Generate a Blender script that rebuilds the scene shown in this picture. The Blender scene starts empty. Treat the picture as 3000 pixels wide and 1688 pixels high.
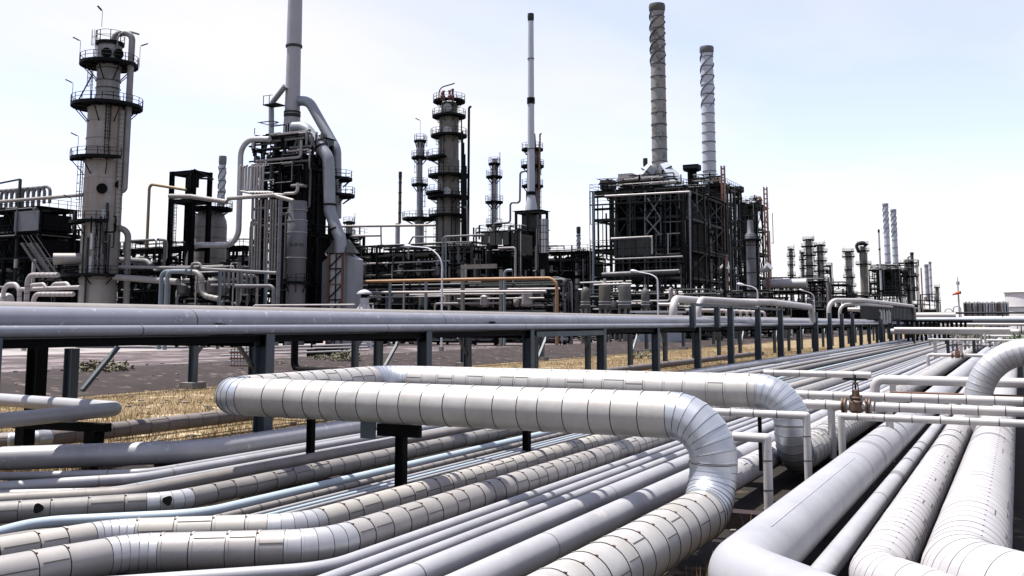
import bpy, math, random
import numpy as np
from mathutils import Vector, Matrix
S = bpy.context.scene
C = S.collection
RN = random.Random(11)

# ---------------------------------------------------------------- camera, sky, sun, exposure
FOC, PX, PY, HZ, EYE = 2917.0, 1500.0, 600.0, 945.0, 3.2     # survey of the photograph (3000 px wide)
PITCH = math.atan((HZ - PY) / FOC)
YAW = math.atan((2985.0 - PX) * math.cos(PITCH) / FOC)
cam = bpy.data.objects.new('camera', bpy.data.cameras.new('camera')); C.objects.link(cam)
cam.location = (0, 0, EYE); cam.rotation_euler = (math.pi/2 + PITCH, 0, YAW)
cam.data.sensor_width = 36; cam.data.lens = FOC / 3000 * 36; cam.data.shift_y = -(844 - PY) / 3000
cam.data.clip_start = 0.1; cam.data.clip_end = 6000
S.camera = cam

SUN_EL, SUN_AZ = math.radians(72), math.radians(190)          # direction to the sun, azimuth from +X towards +Y
sdir = Vector((math.cos(SUN_EL)*math.cos(SUN_AZ), math.cos(SUN_EL)*math.sin(SUN_AZ), math.sin(SUN_EL)))
sl = bpy.data.lights.new('sun', 'SUN'); sl.energy = 5.0; sl.angle = math.radians(0.5); sl.color = (1, .96, .9)
so = bpy.data.objects.new('sun', sl); C.objects.link(so); so.rotation_euler = sdir.to_track_quat('Z', 'Y').to_euler()

W = bpy.data.worlds.new('World'); S.world = W; W.use_nodes = True
nt = W.node_tree; nt.nodes.clear()
def N(t, **k):
    n = nt.nodes.new(t)
    for a, b in k.items(): setattr(n, a, b)
    return n
def L(a, b): nt.links.new(a, b)
CLX, CLY = 5.7, -1.4
sky = N('ShaderNodeTexSky', sky_type='NISHITA', sun_disc=False, sun_elevation=SUN_EL,
        sun_rotation=math.pi/2 - SUN_AZ, air_density=1.0, dust_density=.4, ozone_density=4.0)
tc = N('ShaderNodeTexCoord'); sep = N('ShaderNodeSeparateXYZ'); L(tc.outputs['Generated'], sep.inputs[0])
zc = N('ShaderNodeMath', operation='MAXIMUM'); zc.inputs[1].default_value = 0.06; L(sep.outputs[2], zc.inputs[0])
pr = N('ShaderNodeVectorMath', operation='DIVIDE'); L(tc.outputs['Generated'], pr.inputs[0])
cz = N('ShaderNodeCombineXYZ'); 
for i in range(3): L(zc.outputs[0], cz.inputs[i])
L(cz.outputs[0], pr.inputs[1])
mp = N('ShaderNodeMapping'); mp.inputs['Rotation'].default_value = (0, 0, .5); mp.inputs['Scale'].default_value = (.5, .25, 1)
mp.inputs['Location'].default_value = (CLX, CLY, 0); L(pr.outputs[0], mp.inputs['Vector'])
cn = N('ShaderNodeTexNoise'); cn.inputs['Scale'].default_value = 1.1; cn.inputs['Detail'].default_value = 6; cn.inputs['Roughness'].default_value = .52
L(mp.outputs[0], cn.inputs['Vector'])
cr = N('ShaderNodeMapRange'); cr.inputs['From Min'].default_value = .34; cr.inputs['From Max'].default_value = .66
cr.inputs['To Min'].default_value = .28; cr.inputs['To Max'].default_value = .95; L(cn.outputs['Fac'], cr.inputs['Value'])
# thin veil thickens towards the horizon
hz = N('ShaderNodeMapRange'); hz.inputs['From Min'].default_value = .06; hz.inputs['From Max'].default_value = .22
hz.inputs['To Min'].default_value = 1; hz.inputs['To Max'].default_value = 0; L(sep.outputs[2], hz.inputs['Value'])
mx = N('ShaderNodeMath', operation='MAXIMUM'); ft = N('ShaderNodeMapRange'); ft.inputs['From Min'].default_value = .28; ft.inputs['From Max'].default_value = .8; ft.inputs['To Min'].default_value = 1; ft.inputs['To Max'].default_value = .45; L(sep.outputs[2], ft.inputs['Value'])  # cloud cover thinned overhead, out of view, to weaken the sky fill
fm = N('ShaderNodeMath', operation='MULTIPLY'); L(cr.outputs[0], fm.inputs[0]); L(ft.outputs[0], fm.inputs[1]); L(fm.outputs[0], mx.inputs[0]); L(hz.outputs[0], mx.inputs[1])
cm = N('ShaderNodeMix', data_type='RGBA'); L(mx.outputs[0], cm.inputs['Factor']); hsv = N('ShaderNodeHueSaturation'); hsv.inputs['Hue'].default_value = .525; hsv.inputs['Saturation'].default_value = .86; L(sky.outputs[0], hsv.inputs['Color']); L(hsv.outputs[0], cm.inputs[6])
cm.inputs[7].default_value = (3.9, 3.82, 3.9, 1)
bg = N('ShaderNodeBackground'); bg.inputs['Strength'].default_value = .115; L(cm.outputs[2], bg.inputs['Color'])
L(bg.outputs[0], N('ShaderNodeOutputWorld').inputs[0])
S.view_settings.view_transform = 'Standard'; S.view_settings.look = 'None'
S.view_settings.exposure = 1.2; S.view_settings.gamma = 1; S.view_settings.use_curve_mapping = False
S.render.engine = 'CYCLES'
S.cycles.max_bounces = 6

# ---------------------------------------------------------------- survey: photograph bearings to places on the site
_f = Vector((-math.sin(YAW)*math.cos(PITCH), math.cos(YAW)*math.cos(PITCH), math.sin(PITCH)))
_r = Vector((math.cos(YAW), math.sin(YAW), 0)); _u = _r.cross(_f)
EYEV = Vector((0, 0, EYE))
def ray(x, y): return _f + _r*((x-PX)/FOC) - _u*((y-PY)/FOC)
def at_z(x, y, z): d = ray(x, y); return EYEV + d*((z-EYE)/d.z)
def at_x(x, y, X): d = ray(x, y); return EYEV + d*(X/d.x)
def at_y(x, y, Y): d = ray(x, y); return EYEV + d*(Y/d.y)
def at_d(x, y, D): return EYEV + ray(x, y)*D
def wid(px, D): return px/FOC*D

# ---------------------------------------------------------------- materials
GAIN = dict(weathered_aluminium=.78, bright_aluminium=.9, dull_grey_jacket=.75, brown_grey_jacket=.75, cream_jacket=.72, warm_grey_jacket=.74, white_jacket=.64, silver_paint=.85, pale_silver_paint=.66, worn_aluminium_elbow=.8,
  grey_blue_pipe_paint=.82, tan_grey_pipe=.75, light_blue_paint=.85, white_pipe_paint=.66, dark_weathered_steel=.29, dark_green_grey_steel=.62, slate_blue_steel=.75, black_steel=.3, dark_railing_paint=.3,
  stained_tower_shell=.78, sooty_tower_shell=.95, grey_tower_shell=1.0, grey_green_casing=.45, blue_grey_vessel=.8, bare_drum_shell=.42, grey_process_pipe=.62, pale_process_pipe=.68, blue_grey_duct=.75, peeling_stack_paint=.95, pale_grey_stack_paint=.85, white_stack_paint=.95, dark_embankment_soil=.5, purple_grey_asphalt=.62, pale_gravel=.75, dry_golden_grass=.72, straw_covered_ground=.68, brown_dirt=.8, dark_plant_concrete=.7, dark_track_soil=.5, weathered_concrete=.7)
def mat(name, c1, c2=None, sc=2.0, rough=.5, metal=0.0, bump=0.0, jit=.08, streak=None, spots=None, bsc=None, contrast=1.0):
    m = bpy.data.materials.new(name); m.use_nodes = True; t = m.node_tree
    b = t.nodes['Principled BSDF']; b.inputs['Roughness'].default_value = rough; b.inputs['Specular IOR Level'].default_value = .06 if GAIN.get(name,1)<.32 else (.2 if GAIN.get(name,1)<.63 else .5); b.inputs['Metallic'].default_value = metal
    c2 = c2 or tuple(x*.72 for x in c1); g = GAIN.get(name, 1)*.66; c1 = tuple(x*g for x in c1); c2 = tuple(x*g for x in c2)
    def n(k, **kw):
        q = t.nodes.new(k)
        for a, v in kw.items(): setattr(q, a, v)
        return q
    l = t.links.new
    co = n('ShaderNodeTexCoord'); ob = n('ShaderNodeObjectInfo')
    off = n('ShaderNodeVectorMath', operation='ADD'); l(co.outputs['Object'], off.inputs[0])
    rs = n('ShaderNodeVectorMath', operation='SCALE'); rs.inputs[0].default_value = (37, 23, 51); l(ob.outputs['Random'], rs.inputs['Scale']); l(rs.outputs[0], off.inputs[1])
    no = n('ShaderNodeTexNoise'); no.inputs['Scale'].default_value = sc; no.inputs['Detail'].default_value = 7; no.inputs['Roughness'].default_value = .62
    l(off.outputs[0], no.inputs['Vector'])
    mr = n('ShaderNodeMapRange'); h = .22/contrast; mr.inputs['From Min'].default_value = .5-h; mr.inputs['From Max'].default_value = .5+h; l(no.outputs['Fac'], mr.inputs['Value'])
    mix = n('ShaderNodeMix', data_type='RGBA'); l(mr.outputs[0], mix.inputs['Factor']); mix.inputs[6].default_value = (*c1, 1); mix.inputs[7].default_value = (*c2, 1)
    out = mix.outputs[2]
    def layer(out, col, amt, scale, lo, hi, stretch):
        mpp = n('ShaderNodeMapping'); mpp.inputs['Scale'].default_value = stretch; l(off.outputs[0], mpp.inputs['Vector'])
        n2 = n('ShaderNodeTexNoise'); n2.inputs['Scale'].default_value = scale; n2.inputs['Detail'].default_value = 6; n2.inputs['Roughness'].default_value = .65; l(mpp.outputs[0], n2.inputs['Vector'])
        r2 = n('ShaderNodeMapRange'); r2.inputs['From Min'].default_value = lo; r2.inputs['From Max'].default_value = hi; r2.inputs['To Max'].default_value = amt; l(n2.outputs['Fac'], r2.inputs['Value'])
        m2 = n('ShaderNodeMix', data_type='RGBA'); l(r2.outputs[0], m2.inputs['Factor']); l(out, m2.inputs[6]); m2.inputs[7].default_value = (*col, 1)
        return m2.outputs[2]
    if streak: out = layer(out, streak[0], streak[1], streak[2], .48, .66, (1, 1, .07))
    if spots: out = layer(out, spots[0], spots[1], spots[2], spots[3], spots[3]+.07, (1, 1, 1))
    hs = n('ShaderNodeHueSaturation'); vj = n('ShaderNodeMapRange'); vj.inputs['To Min'].default_value = 1-jit; vj.inputs['To Max'].default_value = 1+jit
    l(ob.outputs['Random'], vj.inputs['Value']); l(vj.outputs[0], hs.inputs['Value']); l(out, hs.inputs['Color']); l(hs.outputs[0], b.inputs['Base Color'])
    rr = n('ShaderNodeMapRange'); rr.inputs['To Min'].default_value = max(.05, rough-.1); rr.inputs['To Max'].default_value = min(1, rough+.12); l(no.outputs['Fac'], rr.inputs['Value']); l(rr.outputs[0], b.inputs['Roughness'])
    if bump:
        n3 = n('ShaderNodeTexNoise'); n3.inputs['Scale'].default_value = bsc or sc*4; n3.inputs['Detail'].default_value = 5; l(off.outputs[0], n3.inputs['Vector'])
        bp = n('ShaderNodeBump'); bp.inputs['Strength'].default_value = bump; bp.inputs['Distance'].default_value = .02; l(n3.outputs['Fac'], bp.inputs['Height']); l(bp.outputs[0], b.inputs['Normal'])
    return m
RUST = (.2, .09, .04); GRIME = (.1, .075, .05)
M = dict(
 jacket=mat('weathered_aluminium', (.75,.735,.705), (.55,.52,.475), 2.2, .46, .35, .12, .05, spots=(GRIME,.35,14,.7), bsc=5),
 newalu=mat('bright_aluminium', (.72,.755,.80), (.60,.635,.68), 3, .38, .7, .08, .07, bsc=4),
 whitealu=mat('worn_aluminium_elbow', (.74,.745,.755), (.62,.62,.63), 3, .42, .5, .1, .06, bsc=4),
 dull=mat('dull_grey_jacket', (.36,.34,.325), (.27,.255,.24), 2.5, .6, .15, .12, .07, spots=(GRIME,.45,12,.68)),
 taupe=mat('brown_grey_jacket', (.29,.25,.245), (.21,.18,.175), 2.5, .65, .1, .12, .07, spots=(GRIME,.45,12,.68)),
 cream=mat('cream_jacket', (.60,.57,.53), (.50,.47,.425), 2, .6, .12, .1, .05, spots=(GRIME,.35,12,.7)),
 warmgrey=mat('warm_grey_jacket', (.56,.53,.51), (.45,.425,.405), 2.2, .5, .25, .12, .05, spots=(GRIME,.35,12,.7)),
 white=mat('white_jacket', (.80,.775,.78), (.70,.67,.675), 2.2, .5, .1, .1, .03, spots=(RUST,.35,9,.69)),
 silver=mat('silver_paint', (.54,.545,.57), (.42,.425,.45), 1.6, .42, .2, .03, .07, spots=((.66,.67,.7),.4,5,.62)),
 silver2=mat('pale_silver_paint', (.69,.69,.715), (.50,.505,.535), 1.1, .45, .12, .02, .04, spots=((.40,.36,.33),.55,2.6,.62)),
 rackpipe=mat('grey_blue_pipe_paint', (.38,.39,.44), (.29,.30,.345), 1.1, .4, .25, .03, .05, spots=((.52,.52,.56),.4,6,.6)),
 tan=mat('tan_grey_pipe', (.37,.34,.31), (.27,.245,.225), 2.2, .55, .1, .05, .06),
 skyblue=mat('light_blue_paint', (.54,.64,.70), (.46,.56,.63), 1.6, .45, 0, .02, .03),
 whitepipe=mat('white_pipe_paint', (.78,.75,.73), (.66,.62,.6), 2.6, .5, .05, .05, .05, spots=((.2,.12,.08),.7,6,.64)),
 dark=mat('dark_sleeve', (.035,.032,.03), None, 3, .8),
 seam=mat('dark_seam_tar', (.10,.085,.075), None, 5, .7),  # own dark colour of seams, joint bands and weld rings
 clip=mat('rusty_clip', (.16,.07,.04), (.09,.045,.03), 9, .8),
 slate=mat('slate_blue_steel', (.075,.105,.13), (.05,.07,.088), 1.4, .55, .1, .03, .08),
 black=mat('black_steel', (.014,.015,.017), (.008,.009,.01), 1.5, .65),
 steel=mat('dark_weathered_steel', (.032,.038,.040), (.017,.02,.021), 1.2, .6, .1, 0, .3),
 steel2=mat('dark_green_grey_steel', (.07,.08,.08), (.04,.046,.046), 1.2, .6, .1, 0, .25),
 rail=mat('dark_railing_paint', (.05,.05,.055), (.03,.03,.033), 1.5, .6, 0, 0, .2),
 tower=mat('stained_tower_shell', (.42,.405,.39), (.33,.31,.285), .5, .55, .12, .05, .05, streak=((.16,.12,.085),.75,.9)),
 towersoot=mat('sooty_tower_shell', (.24,.225,.19), (.13,.12,.10), .5, .65, .05, .05, .1, streak=((.03,.026,.02),.9,.9)),
 towergrey=mat('grey_tower_shell', (.30,.305,.30), (.21,.21,.205), .6, .6, .05, .05, .1, streak=((.08,.075,.065),.6,1.0)),
 stack=mat('pale_grey_stack_paint', (.45,.46,.485), (.37,.38,.405), .35, .5, .1, .03, .04, streak=((.26,.25,.25),.35,.8)),
 stackw=mat('white_stack_paint', (.60,.64,.70), (.52,.56,.62), .4, .5, .05, .02, .04),
 stackold=mat('peeling_stack_paint', (.36,.365,.36), (.26,.265,.26), .5, .65, 0, .04, .05, spots=((.07,.065,.055),.85,.8,.53), streak=((.2,.14,.06),.35,.8)),
 duct=mat('blue_grey_duct', (.42,.45,.49), (.33,.36,.40), .5, .45, .3, .03, .05, spots=((.22,.17,.12),.6,1.4,.62)),
 greypipe=mat('grey_process_pipe', (.33,.33,.34), (.23,.23,.235), .8, .5, .1, 0, .2),
 palepipe=mat('pale_process_pipe', (.62,.58,.57), (.48,.44,.43), .8, .5, .05, 0, .15, spots=(GRIME,.6,2,.6)),
 yellow=mat('ochre_pipe_paint', (.34,.25,.12), (.26,.19,.09), .7, .55),
 orange=mat('orange_rust_pipe', (.36,.19,.075), (.27,.13,.05), .8, .6),
 bluepipe=mat('grey_blue_pipe', (.17,.215,.25), (.13,.165,.195), .7, .5),
 red=mat('red_valve_paint', (.15,.03,.022), (.1,.02,.018), 1.5, .5),
 mast=mat('red_oxide_mast_paint', (.29,.15,.105), (.21,.10,.07), .8, .6),
 rust=mat('brown_rust', (.18,.085,.05), (.11,.05,.03), 3, .8, 0, .1),
 valve=mat('rusty_brass_valve', (.20,.125,.08), (.07,.045,.032), 8, .6, .4, .1),
 concrete=mat('weathered_concrete', (.34,.32,.29), (.25,.235,.21), 1.5, .85, 0, .1),
 panel=mat('grey_green_casing', (.19,.20,.185), (.13,.14,.125), .6, .6, .1, 0, .15, streak=((.06,.055,.045),.5,.8)),
 panelw=mat('pale_casing', (.52,.53,.55), (.42,.43,.45), .6, .5, .1, 0, .1),
 vessel=mat('blue_grey_vessel', (.20,.21,.235), (.15,.155,.175), .5, .55, .1, 0, .05),
 bag=mat('bare_drum_shell', (.30,.31,.30), (.2,.205,.19), .9, .55, .1, 0, .12, streak=((.1,.085,.06),.6,1.2)),
 tank=mat('white_tank_paint', (.80,.79,.80), (.74,.73,.74), .1, .6),
 lampwhite=mat('pale_lamp_post_paint', (.66,.66,.72), (.58,.58,.64), 2, .45),
 letter=mat('black_lettering', (.012,.012,.012), None, 2, .7),
 dirt=mat('brown_dirt', (.115,.085,.07), (.065,.05,.042), .35, .95, 0, .3, 0, spots=((.2,.155,.11),.8,.9,.54), bsc=6),
 tracksoil=mat('dark_track_soil', (.05,.04,.033), (.026,.022,.019), .6, .9, 0, .35, 0, spots=((.14,.1,.06),.8,.8,.6), bsc=6),  # dark brown soil with paler patches, along the pipe track
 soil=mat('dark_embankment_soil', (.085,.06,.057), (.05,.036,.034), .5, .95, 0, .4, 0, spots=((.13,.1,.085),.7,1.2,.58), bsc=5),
 road=mat('purple_grey_asphalt', (.155,.125,.125), (.12,.095,.097), .12, .9, 0, .15, 0, spots=((.2,.165,.17),.6,.25,.5), bsc=8),
 gravel=mat('pale_gravel', (.46,.42,.41), (.36,.33,.32), .4, .95, 0, .2, 0),
 yard=mat('dark_plant_concrete', (.10,.095,.092), (.06,.057,.055), .15, .9, 0, .1, 0, spots=((.2,.19,.18),.6,.3,.6)),
 straw=mat('dry_golden_grass', (.45,.305,.115), (.33,.215,.075), .45, .9, 0, 0, .05),
 strawbed=mat('straw_covered_ground', (.36,.255,.11), (.255,.175,.08), .5, .95, 0, .4, 0, spots=((.44,.36,.24),.7,.7,.58), bsc=9),
 weed=mat('dusty_green_leaf', (.13,.125,.065), (.09,.085,.04), 3, .8),
 bush=mat('green_leaf', (.085,.12,.05), (.05,.08,.03), 3, .7),
 sock=mat('orange_red_fabric', (.6,.09,.03), (.5,.07,.02), 2, .8),
 shed=mat('pale_blue_grey_shed', (.36,.40,.46), (.31,.35,.4), .8, .6),
)

# ---------------------------------------------------------------- mesh builder
class MB:
    def __init__(s): s.v=[]; s.f=[]; s.m=[]
    def add(s, vs, fs, m=0):
        b=len(s.v); s.v += [tuple(p) for p in vs]; s.f += [tuple(i+b for i in q) for q in fs]; s.m += [m]*len(fs); return s
    def box(s, lo, hi, m=0):
        x0,y0,z0=lo; x1,y1,z1=hi
        return s.add([(x0,y0,z0),(x1,y0,z0),(x1,y1,z0),(x0,y1,z0),(x0,y0,z1),(x1,y0,z1),(x1,y1,z1),(x0,y1,z1)],
              [(3,2,1,0),(4,5,6,7),(0,1,5,4),(1,2,6,5),(2,3,7,6),(3,0,4,7)], m)
    def bar(s, p, q, w, h=None, m=0, up=None):
        p=Vector(p); q=Vector(q); d=q-p
        if d.length<1e-6: return s
        d.normalize(); h=h or w
        up=Vector(up) if up else (Vector((0,0,1)) if abs(d.z)<.95 else Vector((0,1,0)))
        a=d.cross(up).normalized(); b=a.cross(d); a*=w/2; b*=h/2
        return s.add([p-a-b,p+a-b,p+a+b,p-a+b,q-a-b,q+a-b,q+a+b,q-a+b],[(3,2,1,0),(4,5,6,7),(0,1,5,4),(1,2,6,5),(2,3,7,6),(3,0,4,7)], m)
    def hcol(s, x, y, z0, z1, dx=.35, wy=.3, t=.03, m=0):       # H section, flanges facing +X and -X
        s.box((x-dx/2,y-wy/2,z0),(x-dx/2+t,y+wy/2,z1),m); s.box((x+dx/2-t,y-wy/2,z0),(x+dx/2,y+wy/2,z1),m)
        return s.box((x-dx/2+t,y-t/2,z0),(x+dx/2-t,y+t/2,z1),m)
    def ring(s, c, d, r, seg):
        d=Vector(d).normalized(); up=Vector((0,0,1)) if abs(d.z)<.9 else Vector((0,1,0))
        a=d.cross(up).normalized(); b=a.cross(d)
        return [Vector(c)+a*(r*math.cos(2*math.pi*i/seg))+b*(r*math.sin(2*math.pi*i/seg)) for i in range(seg)]
    def tube(s, pts, r, seg=12, caps=True, m=0, ends=None):
        pts=[Vector(p) for p in pts]; n=len(pts); rr=r if isinstance(r,(list,tuple)) else [r]*n
        d0=(pts[1]-pts[0]).normalized(); up=Vector((0,0,1)) if abs(d0.z)<.9 else Vector((0,1,0))
        a=d0.cross(up).normalized(); vs=[]
        for i in range(n):
            d=Vector((0,0,0))
            if i>0: d+=(pts[i]-pts[i-1]).normalized()
            if i<n-1: d+=(pts[i+1]-pts[i]).normalized()
            if ends and i==0: d=Vector(ends[0])
            if ends and i==n-1: d=Vector(ends[1])
            d.normalize(); a=(a-d*a.dot(d)).normalized(); b=a.cross(d)
            vs += [pts[i]+a*(rr[i]*math.cos(2*math.pi*k/seg))+b*(rr[i]*math.sin(2*math.pi*k/seg)) for k in range(seg)]
        fs=[(i*seg+k, (i+1)*seg+k, (i+1)*seg+(k+1)%seg, i*seg+(k+1)%seg) for i in range(n-1) for k in range(seg)]
        if caps: fs += [tuple(range(seg)), tuple(reversed(range((n-1)*seg, n*seg)))]
        return s.add(vs, fs, m)
    def lathe(s, cx, cy, prof, seg=24, m=0, caps=True):
        vs=[(cx+r*math.cos(2*math.pi*k/seg), cy+r*math.sin(2*math.pi*k/seg), z) for r,z in prof for k in range(seg)]
        n=len(prof); fs=[(i*seg+k, i*seg+(k+1)%seg, (i+1)*seg+(k+1)%seg, (i+1)*seg+k) for i in range(n-1) for k in range(seg)]
        if caps: fs += [tuple(reversed(range(seg))), tuple(range((n-1)*seg, n*seg))]
        return s.add(vs, fs, m)
    def sector(s, cx, cy, r0, r1, z0, z1, a0=0, a1=360, seg=28, m=0):
        full=abs(a1-a0)>=359.9; n=max(4,int(seg*abs(a1-a0)/360)); vs=[]
        for k in range(n+1):
            a=math.radians(a0+(a1-a0)*k/n); ca,sa=math.cos(a),math.sin(a)
            vs += [(cx+r0*ca,cy+r0*sa,z0),(cx+r1*ca,cy+r1*sa,z0),(cx+r1*ca,cy+r1*sa,z1),(cx+r0*ca,cy+r0*sa,z1)]
        fs=[]
        for k in range(n):
            b=4*k; fs += [(b,b+4,b+5,b+1),(b+1,b+5,b+6,b+2),(b+2,b+6,b+7,b+3),(b+3,b+7,b+4,b)]
        if not full: fs += [(0,1,2,3),(4*n+3,4*n+2,4*n+1,4*n)]
        return s.add(vs, fs, m)

BASE = {}
_W='first second third fourth fifth sixth seventh eighth ninth tenth eleventh twelfth thirteenth fourteenth fifteenth sixteenth seventeenth eighteenth nineteenth twentieth'.split()
ORD=_W+['twenty-'+w for w in _W[:9]]+['thirtieth']
def mesh(mb, mats, name, base=Vector((0,0,0)), smooth=True, angle=.7):
    me=bpy.data.meshes.new(name); me.from_pydata([(v[0]-base.x, v[1]-base.y, v[2]-base.z) for v in mb.v], [], mb.f)
    if not isinstance(mats,(list,tuple)): mats=[mats]
    for k in mats: me.materials.append(M[k])
    if len(mats)>1: me.polygons.foreach_set('material_index', mb.m)
    if smooth: me.shade_smooth(); me.set_sharp_from_angle(angle=angle)
    return me
def link(o, parent=None):
    C.objects.link(o)
    if parent: o.parent=parent; BASE[o.name]=BASE[parent.name]
    return o
def tag(o, label=None, cat=None, group=None, kind=None):
    if label: o['label']=label
    if cat: o['category']=cat
    if group: o['group']=group
    if kind: o['kind']=kind
    return o
def thing(name, label, cat, loc, group=None):
    o=bpy.data.objects.new(name, None); o.location=loc; o.empty_display_size=.3; C.objects.link(o); BASE[o.name]=Vector(loc)
    return tag(o, label, cat, group)
def part(name, mb, mats, parent, smooth=True, kind=None, label=None):
    o=bpy.data.objects.new(name, mesh(mb, mats, name, BASE[parent.name], smooth)); link(o, parent)
    return tag(o, label, None, None, kind)
def solo(name, mb, mats, label, cat, group=None, smooth=True, kind=None, base=None):
    if base is None:
        a=np.array(mb.v); base=Vector((float(a[:,0].mean()), float(a[:,1].mean()), float(a[:,2].min())))
    base=Vector(base); o=bpy.data.objects.new(name, mesh(mb, mats, name, base, smooth)); o.location=base; C.objects.link(o); BASE[o.name]=base
    return tag(o, label, cat, group, kind)
def structure(name, mb, mats, smooth=False, kind='structure'):
    o=bpy.data.objects.new(name, mesh(mb, mats, name, Vector((0,0,0)), smooth)); C.objects.link(o); BASE[o.name]=Vector((0,0,0)); o['kind']=kind
    return o
def inst(name, me, parent, off):                                  # another copy of a part: shares its mesh
    o=bpy.data.objects.new(name, me); o.location=off; return link(o, parent)

def fillet(pts, R, n=6):
    """corner points -> list of ('line',p,q) and ('arc',[points])"""
    pts=[Vector(p) for p in pts]; pts=[p for i,p in enumerate(pts) if i==0 or (p-pts[i-1]).length>1e-4]; out=[]; cur=pts[0]
    for i in range(1, len(pts)-1):
        a=(pts[i-1]-pts[i]); b=(pts[i+1]-pts[i]); la,lb=a.length,b.length; a/=la; b/=lb
        ang=math.acos(max(-1,min(1,a.dot(b))))
        if ang<.08 or ang>math.pi-.01: out.append(('line',cur,pts[i])); cur=pts[i]; continue
        Ri=R[i-1] if isinstance(R,(list,tuple)) else R
        t=min(Ri/math.tan(ang/2), la*.49 if i>1 else la*.95, lb*.49 if i<len(pts)-2 else lb*.95); Re=t*math.tan(ang/2)
        p,q=pts[i]+a*t, pts[i]+b*t; bis=(a+b).normalized(); c=pts[i]+bis*(Re/math.sin(ang/2))
        if (p-cur).length>1e-3: out.append(('line',cur,p))
        u,w=(p-c),(q-c); th=math.pi-ang; arc=[]
        for k in range(n+1):
            f=k/n; arc.append(c+(u*math.sin((1-f)*th)+w*math.sin(f*th))/math.sin(th))
        out.append(('arc',arc)); cur=q
    out.append(('line',cur,pts[-1])); return out
def path(pts, R, n=6):
    res=[]
    for s in fillet(pts, R, n):
        for p in s[1:] if s[0]=='line' else s[1]:
            if not res or (res[-1]-p).length>1e-4: res.append(p)
    return res
def pipe(name, label, pts, r, m, R=None, seg=16, group=None, cat='pipe', n=6, flange=None):
    P=path(pts, R if R is not None else 3*r, n); mb=MB().tube(P, r, seg)
    o=solo(name, mb, m, label, cat, group, base=Vector(pts[0])-Vector((0,0,r)))
    return o
_sec={}
def section_mesh(r, Ln, seg, var, m, clip, g=.012):
    key=(round(r,4),round(Ln,4),seg,var,m,clip)
    if key in _sec: return _sec[key]
    lip=min(.006,r*.03)*(.4 if g<.01 else 1); mb=MB(); zs=[(g/2,r+lip),(g/2+min(.035,Ln*.2),r+lip),(g/2+min(.036,Ln*.21),r),(Ln-g/2,r)]
    vs=[(rr*math.sin(2*math.pi*k/seg), rr*math.cos(2*math.pi*k/seg), z) for z,rr in zs for k in range(seg)]
    fs=[(i*seg+k,i*seg+(k+1)%seg,(i+1)*seg+(k+1)%seg,(i+1)*seg+k) for i in range(3) for k in range(seg)]
    mb.add(vs,[tuple(reversed(f)) for f in fs],0)
    t=-math.radians((38,62,74,55)[var%4]); d=Vector((math.sin(t),math.cos(t),0))
    if var%4!=3: mb.bar(d*(r+.001)+Vector((0,0,g/2+.04)), d*(r+.001)+Vector((0,0,Ln-g)), .012, .008, 1, up=d)
    if clip:
        k=.34 if g<.01 else .7; d=Vector((math.sin(-.42),math.cos(-.42),0)); mb.bar(d*(r+lip)+Vector((-.02*k,0,g)), d*(r+lip)+Vector((.03*k,.0,g+.006)), .028*k, .02*k, 1 if g<.01 else 2, up=d)
    me=mesh(mb,[m,'seam','clip'],'jacket_section'); _sec[key]=me; return me
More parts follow.
